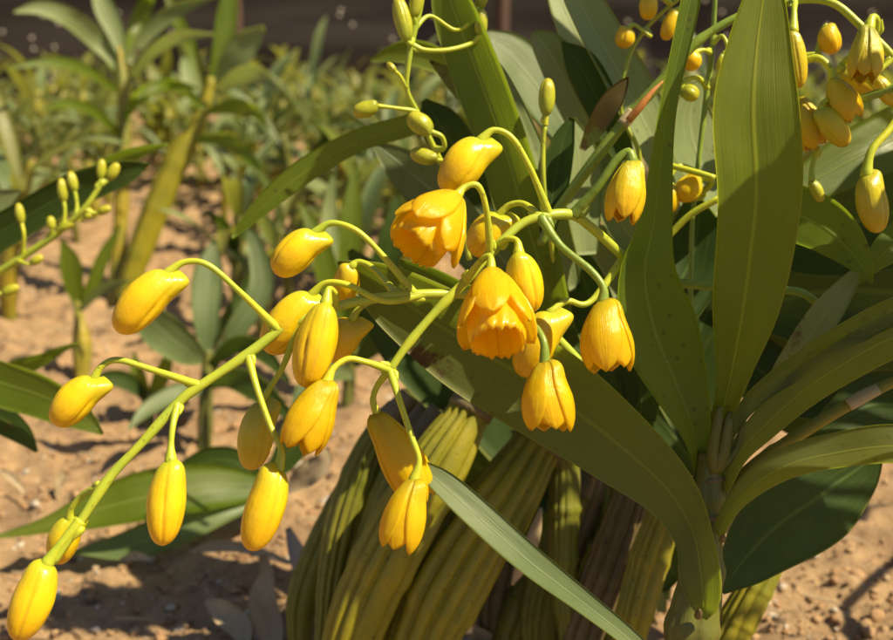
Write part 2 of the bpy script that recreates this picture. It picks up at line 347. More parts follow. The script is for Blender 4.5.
def petal(mb, base, fr, L, rho, phi, alf, t0, t1, mi=0, nt_=16, ns=9, frill=0., lift=1., tipw=.0, point=2.2):
    """one curved petal wrapped round the flower axis; rho(t) = distance from the axis, alf = angular half width"""
    X, Y, Z = fr; out = np.zeros((nt_, ns, 3)); uv = np.zeros((nt_, ns, 2)); sd_ = random.random() * 40
    for i, t in enumerate(np.linspace(0, 1, nt_)):
        env = (max(0, 1 - (t ** point)) ** .55) * (1 - tipw) + tipw
        env *= min(1, .55 + 1.4 * t)
        for j, s in enumerate(np.linspace(-1, 1, ns)):
            a = phi + s * alf * env
            rr = rho(t) * (1 + .05 * (1 - s * s)) + .00035 * mnoise.noise((s * 2, t * 3, sd_))
            z = t0 + (t1 - t0) * t - .10 * (t ** 2) * (s * s) * (1 - tipw)
            if frill:
                f = frill * max(0, t - .55) / .45
                rr += f * L * (.5 * math.sin(s * 15 + sd_) + .6 * mnoise.noise((s * 6, sd_, t))) ; z += f * .8 * (math.sin(s * 21 + sd_ * 2) + mnoise.noise((s * 9, 3, sd_)))
            out[i, j] = base + Z * (z * L) + (X * math.cos(a) + Y * math.sin(a)) * rr; uv[i, j] = (.5 + .5 * s, t)
    mb.grid(out, uv, mi=mi)
FP = np.array([(0, .20), (.04, .36), (.10, .50), (.20, .68), (.32, .84), (.48, .97), (.62, 1.0), (.78, .95), (.9, .84), (1.0, .68)])
def flower_mesh(mb, base, tip, wid, open_=.3, roll=0., spurside=None):
    """half-open bell: three sepals, two petals between them and a frilled lip inside"""
    base = np.asarray(base); Z = tip - base; L = np.linalg.norm(Z); Z = Z / L
    V = nrm(base - CAM); X = nrm(-V - Z * np.dot(-V, Z)); Y = np.cross(Z, X)
    X, Y = X * math.cos(roll) + Y * math.sin(roll), Y * math.cos(roll) - X * math.sin(roll)
    Rr = wid / 2 * (1 - .10 * open_); sdv = nrm(spurside - Z * np.dot(spurside, Z)) if spurside is not None else X
    def one(k, phi, alf, ln, o, mi=0, ns=13, nt_=22, point=4., frill=0., tipw=0., skew=0., t_in=0.):
        out = np.zeros((nt_, ns, 3)); uv = np.zeros((nt_, ns, 2)); sd_ = random.random() * 40
        for i, t in enumerate(np.linspace(0, 1, nt_)):
            env = max(0, 1 - t ** point) ** .5 * (1 - tipw) + tipw
            rho0 = np.interp(t * ln, FP[:, 0], FP[:, 1]) + o * .75 * max(0, t - .32) ** 1.3
            for j, q in enumerate(np.linspace(-1, 1, ns)):
                a = phi + q * alf * env + skew * t
                rr = Rr * (rho0 * k * (1 + .06 * t * (1 - q * q) * (1 - mi)) - .05 * max(0, t - .8) * (1 - o)) + Rr * .035 * (1 - mi) * mnoise.noise((q * 2, t * 3, sd_))
                rr -= Rr * .035 * math.exp(-(q / .13) ** 2) * t * (1 - mi)
                z = ln * t - .03 * (q * q) * t * (1 - mi)
                if frill:
                    f = frill * max(0, t - .5) * 2
                    rr += f * Rr * (.10 * math.sin(q * math.pi * 15 + sd_) + .9 * mnoise.noise((2 * math.cos(q * math.pi), sd_ + 2 * math.sin(q * math.pi), t))); z += f * .30 * (math.sin(q * math.pi * 19 + sd_ * 2) * .25 + .9 * mnoise.noise((9 * math.cos(q * math.pi), 9 * math.sin(q * math.pi), sd_)) + .9 * mnoise.noise((1.3 * math.cos(q * math.pi), 1.3 * math.sin(q * math.pi), sd_)))
                er = X * math.cos(a) + Y * math.sin(a)
                wgt = math.exp(-((t * ln - .09) / .13) ** 2) * max(0, np.dot(er, sdv)) ** 1.6 * (0 if mi else 1)
                out[i, j] = base + Z * (z * L) + er * rr + (sdv * .50 - Z * .55) * (.34 * Rr * wgt * k); uv[i, j] = (.5 + .5 * q, t)
        mb.grid(out, uv, mi=mi)
    big = open_ > .5; sl = 1 - .18 * open_; J = lambda e: random.uniform(-e, e)
    for i in range(3): one(1.0, i * 2.094 + J(.1), .92 if not big else (.80, .74, .74)[i], sl * (1 + J(.03)) - .06 * (big and i == 0), open_ * (.55 if i == 0 else 1.15) + J(.05) + .04, point=2.7 if not big else 2.3, skew=J(.18))
    for ph in (1.047, -1.047) + (() if big else (math.pi,)): one(.92, ph + J(.14), 1.0 if not big else .78, sl * (1 + J(.04)), open_ * (1.0 + J(.1)), point=3.0 if not big else 2.5, skew=J(.15))
    one(.58 + .18 * open_, 0., math.pi, .80 + .20 * open_, open_ * 1.2, mi=1, ns=110, nt_=20, frill=.10 + .07 * open_, tipw=1.)
PARTLAB = {'bud_green': 'small unripe green bud', 'bud_olive': 'greenish yellow closed bud'}
def blossom(spike, path, tip, wpx, dtip=0., kind='bud', spur=.75, side=None, pw=6.5, open_=.3, roll=0., mat=None, label=None, pm='pedicel', end=9.):
    """flower stalk through path (x, y, depth) with a bud or flower at its end whose tip is seen at tip"""
    A_ = AXES[spike.name]; k = int(np.argmin(np.hypot(A_[:, 0] - path[0][0], A_[:, 1] - path[0][1])))
    if np.hypot(A_[k, 0] - path[0][0], A_[k, 1] - path[0][1]) < 40: path = [tuple(A_[k, :3])] + list(path[1:])
    path = list(path); 
    if len(path) == 1: path = [path[0], path[0]]
    pts = [(a, b, c, pw * (1.45 if i == 0 else 1)) for i, (a, b, c) in enumerate(path)]; pts[-1] = (*pts[-1][:3], end)
    x, y, d = path[-1]
    B = P(x, y, d); Tp = P(tip[0], tip[1], d + dtip); ax = nrm(Tp - B)
    mb = MB(); q = spline([(p[0], p[1], p[2] * 1000, p[3]) for p in pts], 8 * len(pts)); q[:, 2] /= 1000
    C = np.array([P(a, b, c) for a, b, c, _ in q]); C = np.vstack([C, B + ax * (.07 * np.linalg.norm(Tp - B))])
    rad = np.append(q[:, 3] * q[:, 2] / F / 2, q[-1, 3] * .9 * d / F / 2)
    rad *= 1 + .06 * np.array([mnoise.noise((i_ * .35, path[0][0], 1.)) for i_ in range(len(rad))])
    tube_grid(mb, C, rad, 10)
    bd = nrm(C[4] - C[0]); sdv = nrm(np.cross(bd, FWD)) * (1 if random.random() < .5 else -1); Bk = np.array([C[0] + bd * (rad[0] * (q * 2.6 + .5)) + sdv * rad[0] * (.75 + .25 * q) for q in np.linspace(0, 1, 6)])
    tube_grid(mb, Bk, rad[0] * np.array([.5, .75, .7, .5, .3, .06]), 8); mb.build('pedicel', M[pm], spike)
    if side is None:                       # the chin sits on the side away from the stalk
        a2 = path[-2]; side = (B - P(*a2)); 
        side = side - ax * np.dot(side, ax)
        if np.linalg.norm(side) < .15 * np.linalg.norm(B - P(*a2)): side = RIGHT * .8 - FWD * .4
    else: side = RIGHT * side[0] - UP * side[1] - FWD * (side[2] if len(side) > 2 else 0)
    mb = MB(); wid = wpx * d / F
    if kind == 'flower':
        flower_mesh(mb, B, Tp, wid, open_, roll, side); o = mb.build('flower', [M[mat or 'petal'], M['lip']], spike, rim=.0007)
    else:
        bud_mesh(mb, B, Tp, wid, np.asarray(side, float), spur); o = mb.build('bud', M[mat or 'bud'], spike)
    if label: o['label'] = label
    return o
def cane(parent, pts, mat, flute=.22, nfl=13, n=60, name='cane', nodes=(.12, .34, .56, .78)):
    if flute > .15:          # dry fibrous cap at the top and a torn papery ring lower down
        q = spline([(a, b, c * 1000, w_) for a, b, c, w_ in pts], 40); q[:, 2] /= 1000
        for i0, i1, k, mm in ((0, 5, 1.10, 'sheath_old'),):
            px_tube('sheath', [(*q[i][:3], q[i][3] * k * random.uniform(.97, 1.03)) for i in range(i0, i1 + 1)], M[mm], parent, n=12, ns=36, wob=.12)
    return px_tube(name, pts, M[mat], parent, n=n, ns=110 if flute else 20, flute=flute, nfl=nfl, nodes=nodes, wob=.05)

# ================================================================== THE SETTING
def soil_z(x, y):
    return .010 * mnoise.fractal((x * 9, y * 9, 3), .7, 2., 4) + .013 * abs(mnoise.noise((x * 26, y * 26, 0))) + .007 * mnoise.noise((x * 58, y * 58, 4)) + .003 * mnoise.noise((x * 120, y * 120, 7))
def build_ground():
    o_ = np.exp(np.linspace(math.log(.95), math.log(60), 40)); xs = np.concatenate([-o_[::-1], np.linspace(-.94, .94, 250), o_])
    ys = np.concatenate([np.linspace(-1.5, .38, 8), np.linspace(.40, 1.8, 200), np.exp(np.linspace(math.log(1.82), math.log(80), 90))])
    a = np.zeros((len(ys), len(xs), 3)); uv = np.zeros((len(ys), len(xs), 2))
    for i, y in enumerate(ys):
        for j, x in enumerate(xs):
            z = 0
            if abs(x) < 4 and y < 7:
                z = soil_z(x, y)
            a[i, j] = (x, y, z); uv[i, j] = (x, y)
    mb = MB(); mb.grid(a, uv); g = mb.build('ground', M['soil']); tag(g, kind='structure'); return g
build_ground()
def icos():
    t = (1 + 5 ** .5) / 2
    v = np.array([(-1, t, 0), (1, t, 0), (-1, -t, 0), (1, -t, 0), (0, -1, t), (0, 1, t), (0, -1, -t), (0, 1, -t), (t, 0, -1), (t, 0, 1), (-t, 0, -1), (-t, 0, 1)], float); v /= np.linalg.norm(v[0])
    f = [(0, 11, 5), (0, 5, 1), (0, 1, 7), (0, 7, 10), (0, 10, 11), (1, 5, 9), (5, 11, 4), (11, 10, 2), (10, 7, 6), (7, 1, 8), (3, 9, 4), (3, 4, 2), (3, 2, 6), (3, 6, 8), (3, 8, 9), (4, 9, 5), (2, 4, 11), (6, 2, 10), (8, 6, 7), (9, 8, 1)]
    vv = list(v); cache = {}; ff = []
    def mid(a, b):
        k = (min(a, b), max(a, b))
        if k not in cache: m = vv[a] + vv[b]; vv.append(m / np.linalg.norm(m)); cache[k] = len(vv) - 1
        return cache[k]
    for a, b, c in f: ab, bc, ca = mid(a, b), mid(b, c), mid(c, a); ff += [(a, ab, ca), (b, bc, ab), (c, ca, bc), (ab, bc, ca)]
    return np.array(vv), np.array(ff)
def build_gravel(N=24000):
    v0, f0 = icos(); V = []; Fc = []; U = []; o = 0
    for k in range(N):
        d = .45 + 1.9 * rng.random() ** 1.7; x = (rng.random() - .5) * 1.15 * (d + .15) ; y = d
        s = .0008 + .0030 * rng.random() ** 4 + (.006 * rng.random() if rng.random() < .015 else 0)
        vv = v0 * (1 + .30 * rng.standard_normal((len(v0), 1)) * .6) * s * np.array([1, .6 + .6 * rng.random(), .55 + .3 * rng.random()])
        c, sn = math.cos(k), math.sin(k); vv = vv @ np.array([[c, -sn, 0], [sn, c, 0], [0, 0, 1]])
        z = soil_z(x, y)
        V.append(vv + (x, y, z + s * .25)); Fc.append(f0 + o); U.append(np.tile(rng.random((1, 2)), (len(v0), 1))); o += len(v0)
    mb = MB(); mb.v = V; mb.uv = U; mb.f = np.vstack(Fc).tolist(); mb.mi = [0] * len(mb.f); mb.n = o
    return tag(mb.build('gravel', M['stone']), kind='stuff', label='loose sandy crumbs and small stones covering the brown ground', cat='gravel')
build_gravel()
# shade net fence across the back
def box(mb, c, s, mi=0):
    c = np.asarray(c, float); h = np.asarray(s, float) / 2; v = np.array([(x, y, z) for x in (-1, 1) for y in (-1, 1) for z in (-1, 1)], float) * h + c; o = mb.n
    mb.v.append(v); mb.uv.append(np.zeros((8, 2))); mb.n += 8
    for f in ((0, 1, 3, 2), (4, 6, 7, 5), (0, 4, 5, 1), (2, 3, 7, 6), (0, 2, 6, 4), (1, 5, 7, 3)): mb.f.append(tuple(o + q for q in f)); mb.mi.append(mi)
FY = 4.3
fence = thing('shade_net_fence', 'dark sagging shade net on reddish posts closing the far end of the plot', 'fence', (0, FY, 0))
mb = MB(); xs = np.linspace(-9, 9, 240); zs = np.linspace(.0, 2.2, 46); a = np.zeros((len(zs), len(xs), 3)); uv = np.zeros((len(zs), len(xs), 2))
for i, z in enumerate(zs):
    for j, x in enumerate(xs):
        a[i, j] = (x, FY + .006 * math.sin(z * 23 + 3 * mnoise.noise((x * .5, 0, 0))) + .03 * mnoise.noise((x * 1.5, z * 2, 2)), z + .015 * mnoise.noise((x, 5, 5)))
        uv[i, j] = (x, z)
mb.grid(a, uv); mb.build('net_panel', M['net'], fence, rim=.002)
for px_ in (14, 253, 497, 742, 985, -230):
    x = (px_ - W0 / 2) / F * 4.4
    mb = MB(); C = np.array([(x, FY - .09, z) for z in np.linspace(-.1, 2.3, 12)]); tube_grid(mb, C, np.full(12, .030), 10); mb.build('post', M['post'], fence)
for _ in range(64):  # pale specks added in place of blurred highlight points on the net
    x = rng.uniform(-2.6, 2.4); z = rng.uniform(.08, .55); mb = MB(); C = np.array([(x, FY - .075 - .004 * q, z) for q in range(3)]); tube_grid(mb, C, np.array([.006, .008, .004]), 6)
    mb.build('highlight_speck', M['glint'], fence)

# ================================================================== FRONT ORCHID
front = thing('orchid_plant', 'large foreground orchid whose arching sprays of yellow buds hang left from a leafy green stem', 'orchid', P(688, 800, .45), )
D = .43
px_tube('stem', [(712, 452, .43, 30), (708, 490, .43, 33), (704, 540, .43, 38), (700, 585, .43, 46), (690, 640, .43, 52), (676, 760, .44, 60), (668, 900, .45, 60)], M['stem'], front, n=90, ns=60, flute=.10, nfl=8, nodes=(.10, .26, .40), wob=.14)
for x, y, w_ in ((711, 478, 33), (707, 515, 36)):       # scars where old leaves clasped the stem
    px_tube('leaf_scar', [(x - .4, y - 3, .43, w_ * .96), (x, y, .43, w_ * 1.05), (x + .4, y + 2.5, .43, w_ * .95)], M['cane_brown'], front, n=8, ns=28, wob=.05)
for x, y, r_ in ((698, 616, 6), (722, 540, 5)):       # knobs and dry buds on the stem
    px_tube('stem_knob', [(x, y, .408, r_ * 1.3), (x + 1, y - r_ * .5, .404, r_ * 1.1), (x + 2, y - r_, .402, r_ * .4)], M['cane_brown'], front, n=10)
for x, y, w_ in ((726, 437, 14), (741, 425, 9), (716, 432, 12)):       # short stubs at the stem top
    px_tube('stem_stub', [(715, 470, .425, 14), (x - 3, (y + 470) / 2, .422, w_), (x + 2, y - 12, .42, w_ * .8), (x + 4, y - 26, .42, 5)], M['stem'], front, n=14)
px_tube('sheath', [(738, 358, .432, 6), (740, 340, .432, 9), (746, 325, .433, 3)], M['sheath'], front, n=10)
LF = [ # name of material, roll, fold, points
 ('leaf_gold', 24, .28, [(714, 462, .425, 18), (720, 425, .425, 18), (733, 370, .42, 34), (745, 300, .41, 66), (756, 200, .40, 79), (753, 110, .395, 80), (757, 50, .395, 62), (763, 0, .395, 40), (768, -45, .395, 6)]),
 ('leaf', 20, .42, [(704, 490, .43, 14), (697, 440, .43, 26), (677, 385, .43, 56), (655, 330, .425, 74), (645, 275, .42, 56), (655, 215, .415, 31), (667, 110, .41, 17), (690, 0, .41, 19), (700, -60, .41, 8)]),
 ('leaf_under', -18, .30, [(703, 618, .416, 8), (704, 604, .413, 28), (702, 580, .412, 40), (694, 535, .415, 38), (668, 490, .41, 56), (620, 446, .41, 76), (550, 393, .415, 92), (470, 345, .42, 88), (405, 303, .425, 66), (365, 277, .43, 36), (338, 262, .43, 3)]),
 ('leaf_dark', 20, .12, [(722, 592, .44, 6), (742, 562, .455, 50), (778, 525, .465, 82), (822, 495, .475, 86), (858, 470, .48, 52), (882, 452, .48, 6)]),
 ('leaf_under', -30, .35, [(718, 535, .42, 12), (732, 508, .415, 16), (755, 484, .41, 24), (790, 464, .405, 30), (835, 453, .40, 34), (893, 446, .39, 38), (960, 450, .385, 30), (1030, 470, .38, 4)]),
 ('leaf_under', 25, .35, [(716, 470, .425, 9), (730, 432, .42, 11), (758, 394, .415, 18), (812, 356, .41, 26), (852, 331, .40, 26), (893, 310, .395, 26), (980, 275, .39, 20), (1040, 260, .38, 3)]),
 ('leaf_under', -22, .28, [(722, 490, .425, 14), (738, 455, .42, 20), (760, 430, .415, 28), (800, 393, .41, 36), (840, 366, .40, 40), (893, 338, .395, 42), (970, 315, .39, 32), (1040, 310, .39, 4)]),
 ('leaf', -10, .22, [(752, 250, .47, 30), (785, 214, .465, 52), (815, 222, .455, 54), (840, 240, .445, 44), (860, 262, .44, 24), (872, 283, .44, 2)]),
 ('leaf_pale', 10, .2, [(768, 395, .46, 12), (790, 362, .455, 24), (822, 318, .45, 30), (848, 284, .45, 18), (862, 264, .45, 3)]),
]
for m_, rl, fo, pts in LF: px_leaf('leaf', pts, M[m_], front, roll=rl, fold=fo, n=44, ns=13, curl=.08)
px_leaf('leaf', [(400, 262, .442, 6), (425, 275, .438, 20), (460, 293, .434, 24), (505, 310, .43, 18), (545, 330, .43, 6)], M['leaf'], front, roll=15)
# cane with papery joint running right
px_tube('side_cane', [(724, 500, .43, 16), (738, 484, .428, 15), (757, 464, .425, 14), (800, 434, .42, 13), (848, 405, .415, 12), (893, 382, .41, 11), (960, 355, .40, 9)], M['cane_yellow'], front, n=40, nodes=(.25, .62))
px_tube('sheath', [(848, 405, .413, 13.5), (862, 397, .412, 13.5), (878, 389, .411, 12)], M['sheath'], front, n=10)

# --- spray A: the long one reaching down left
A = px_tube('flower_spike', [(704, 500, .43, 9.9), (655, 440, .425, 9.9), (600, 384, .42, 9.9), (540, 323, .415, 9.9), (490, 298, .41, 9.9), (430, 294, .40, 9.9), (365, 300, .395, 9.9), (313, 315, .39, 9.9), (279, 331, .388, 10.3), (248, 354, .385, 9.9), (200, 386, .38, 9.9), (178, 403, .378, 9.9), (140, 445, .373, 9.0), (110, 477, .37, 9.9), (80, 522, .366, 9.5), (52, 562, .363, 10.8)], M['stalk'], front, n=150, ns=14, nodes=(.36, .57, .66, .80, .9))
A['label'] = 'long flowering spray reaching to the lower left'
bl = lambda *a, **k: blossom(*a, **k)
bl(A, [(80, 522, .366), (60, 545, .363), (48, 562, .362)], (17, 641), 40, -.004, spur=.25, pw=9, end=14)
bl(A, [(104, 484, .372), (84, 494, .374), (72, 508, .376), (70, 518, .377)], (57, 563), 31, .004, side=(1, .1), spur=1.0)
bl(A, [(196, 379, .382), (150, 369, .378), (118, 360, .376), (102, 366, .375), (94, 378, .375)], (54, 425), 37, -.003, side=(1, .35), spur=.95)
bl(A, [(276, 330, .386), (240, 292, .38), (208, 265, .376), (185, 262, .375), (168, 272, .374)], (117, 332), 42, -.004, side=(1, .6), spur=.95)
bl(A, [(179, 404, .377), (173, 425, .372), (171, 445, .37), (171, 460, .369)], (162, 546), 38, -.004, spur=.3, end=13)
bl(A, [(249, 356, .384), (257, 388, .378), (270, 425, .375), (281, 448, .373), (279, 468, .372)], (250, 551), 40, -.004, side=(-.6, .3, .4), spur=.5, end=12)
bl(A, [(302, 322, .392), (285, 362, .392), (270, 388, .394), (262, 402, .394)], (250, 470), 36, .004, side=(1, .1), spur=.8, mat='bud_olive')
bl(A, [(425, 313, .398), (385, 301, .394), (348, 285, .392), (326, 283, .393), (312, 294, .394)], (266, 352), 44, .002, side=(1, .4), spur=.5)
bl(A, [(338, 308, .393), (335, 294, .384), (329, 289, .380), (326, 303, .378)], (305, 388), 42, -.003, spur=.2, end=13)
bl(A, [(405, 295, .402), (378, 298, .408), (360, 308, .410), (352, 320, .41)], (328, 360), 38, .004, side=(1, -.2), spur=.95, mat='bud_orange')
bl(A, [(412, 293, .40), (383, 256, .394), (357, 231, .392), (332, 223, .392), (315, 232, .392)], (275, 274), 37, -.002, side=(1, .5), spur=.95)
bl(A, [(400, 293, .402), (375, 270, .42), (360, 262, .425), (352, 266, .425)], (338, 308), 28, .01, mat='bud_orange', spur=.4)
# --- spray B: the short one with the open flowers
Bs = px_tube('flower_spike', [(705, 440, .45, 9.0), (670, 330, .445, 9.0), (650, 280, .435, 9.0), (623, 256, .42, 9.5), (592, 228, .41, 9.5), (572, 215, .405, 9.9), (545, 216, .40, 9.9), (520, 225, .398, 9.0), (490, 254, .394, 9.5), (462, 285, .39, 9.9), (430, 318, .387, 9.0), (405, 348, .385, 8.6), (390, 370, .384, 8.1)], M['stalk'], front, n=110, ns=14, nodes=(.55, .7, .83, .93))
Bs['label'] = 'shorter flowering spray carrying the half open flowers'
bl(Bs, [(390, 368, .383), (366, 362, .378), (348, 359, .376), (334, 368, .374), (327, 382, .373)], (296, 452), 46, -.006, 'flower', open_=.12, roll=.5, end=12)
bl(Bs, [(392, 368, .385), (378, 385, .388), (373, 400, .389), (377, 414, .389)], (424, 500), 43, .003, 'flower', open_=.12, roll=2.0)
bl(Bs, [(390, 368, .383), (400, 402, .376), (412, 438, .372), (419, 460, .371), (414, 480, .371)], (396, 551), 42, -.003, 'flower', open_=.05, roll=1.1, end=12)
bl(Bs, [(548, 212, .40), (530, 168, .394), (512, 138, .392), (494, 130, .391), (481, 140, .391)], (444, 192), 42, -.002, side=(1, .4), spur=.9, end=11)
bl(Bs, [(491, 254, .394), (486, 208, .385), (478, 186, .382), (465, 187, .381), (457, 196, .38)], (412, 251), 66, -.012, 'flower', open_=.75, roll=.4, end=12, label='half open flower with a frilly lip')
bl(Bs, [(540, 216, .40), (524, 204, .405), (510, 205, .408), (500, 214, .41)], (474, 256), 38, .004, side=(1, .1), spur=.9)
bl(Bs, [(464, 283, .389), (480, 262, .382), (490, 257, .378), (491, 271, .376)], (499, 347), 65, -.020, 'flower', open_=.80, roll=.0, end=12, label='widest open flower with a frilly lip')
bl(Bs, [(500, 246, .394), (508, 239, .39), (517, 241, .388), (519, 253, .387)], (530, 314), 38, .0, spur=.3, end=12)
bl(Bs, [(500, 318, .40), (530, 324, .392), (543, 340, .386), (545, 363, .385)], (549, 434), 50, -.003, 'flower', open_=.22, roll=.9, pw=8, end=12, pm='stalk_green')
bl(Bs, [(622, 258, .42), (590, 302, .415), (567, 301, .412), (550, 312, .41)], (522, 377), 42, .0, side=(1, -.1), spur=.95, mat='bud_orange')
bl(Bs, [(540, 218, .40), (560, 245, .394), (590, 270, .39), (603, 287, .388), (603, 302, .388)], (609, 374), 50, -.004, 'flower', open_=.18, roll=.2, pw=8, end=13, pm='stalk_green')
bl(Bs, [(572, 215, .405), (597, 188, .40), (615, 162, .398), (628, 152, .397), (632, 161, .397)], (621, 223), 37, -.002, 'flower', open_=.03, roll=2.1, pw=9, end=13, mat='bud_orange', pm='stalk_green')

# ================================================================== RIDGED CANE CLUMP BEHIND
clump = thing('orchid_plant', 'clump of fat ridged yellow-green canes with broad pale leaves behind the flowering sprays', 'orchid', P(470, 760, .52))
cane(clump, [(566, 405, .545, 26), (542, 438, .54, 46), (508, 492, .533, 70), (466, 552, .53, 82), (428, 626, .53, 76), (398, 720, .53, 50), (385, 780, .54, 30)], 'cane', nfl=11)
cane(clump, [(492, 368, .53, 18), (474, 404, .525, 40), (440, 462, .52, 62), (396, 540, .518, 68), (356, 626, .52, 60), (326, 740, .53, 36)], 'cane', nfl=11)
cane(clump, [(410, 395, .56, 18), (375, 440, .56, 30), (350, 500, .56, 38), (335, 565, .56, 34), (325, 660, .56, 24)], 'cane_olive', nfl=10)
cane(clump, [(440, 410, .555, 20), (405, 460, .555, 36), (375, 540, .555, 42), (350, 620, .555, 36), (340, 700, .555, 26)], 'cane_olive', nfl=10)
cane(clump, [(566, 430, .55, 30), (564, 500, .55, 32), (564, 580, .55, 28), (572, 660, .55, 22)], 'cane_olive', flute=.1, nfl=8)
cane(clump, [(640, 455, .55, 20), (628, 505, .55, 36), (604, 575, .55, 44), (576, 650, .55, 40), (555, 730, .55, 26)], 'cane_brown', nfl=11)
cane(clump, [(676, 480, .52, 16), (662, 520, .52, 34), (646, 570, .52, 40), (628, 640, .52, 34), (610, 720, .53, 24)], 'cane', nfl=11)
cane(clump, [(790, 540, .53, 14), (764, 575, .53, 30), (738, 620, .53, 38), (700, 690, .53, 34)], 'cane', nfl=11)
for x0, y0, x1, y1, wd_, dd_, mm in ((380, 440, 300, 660, 26, .60, 'cane_olive'), (470, 420, 372, 660, 30, .60, 'cane'), (505, 470, 440, 680, 28, .59, 'cane_brown'), (590, 470, 545, 680, 30, .58, 'cane_olive'), (548, 430, 500, 680, 26, .61, 'cane_brown'), (650, 500, 590, 690, 24, .58, 'cane'), (430, 400, 322, 640, 22, .61, 'cane_brown'), (615, 440, 640, 690, 26, .6, 'cane_olive')):
    cane(clump, [(x0, y0, dd_, wd_ * .6), (x0 * .7 + x1 * .3 - 16, y0 * .7 + y1 * .3, dd_, wd_ * 1.1), (x0 * .3 + x1 * .7 - 20, y0 * .3 + y1 * .7, dd_, wd_ * 1.25), (x1, y1, dd_, wd_ * .7)], mm, nfl=9, n=40)
cane(clump, [(540, 560, .60, 30), (525, 610, .60, 46), (500, 680, .60, 40)], 'cane_olive', nfl=10)
cane(clump, [(600, 400, .60, 30), (590, 470, .60, 40), (560, 560, .60, 44), (535, 660, .60, 40)], 'cane_brown', nfl=9)
px_tube('sheath', [(512, 585, .515, 3), (524, 560, .515, 16), (534, 535, .515, 14), (541, 508, .515, 3)], M['dry'], clump, n=14)
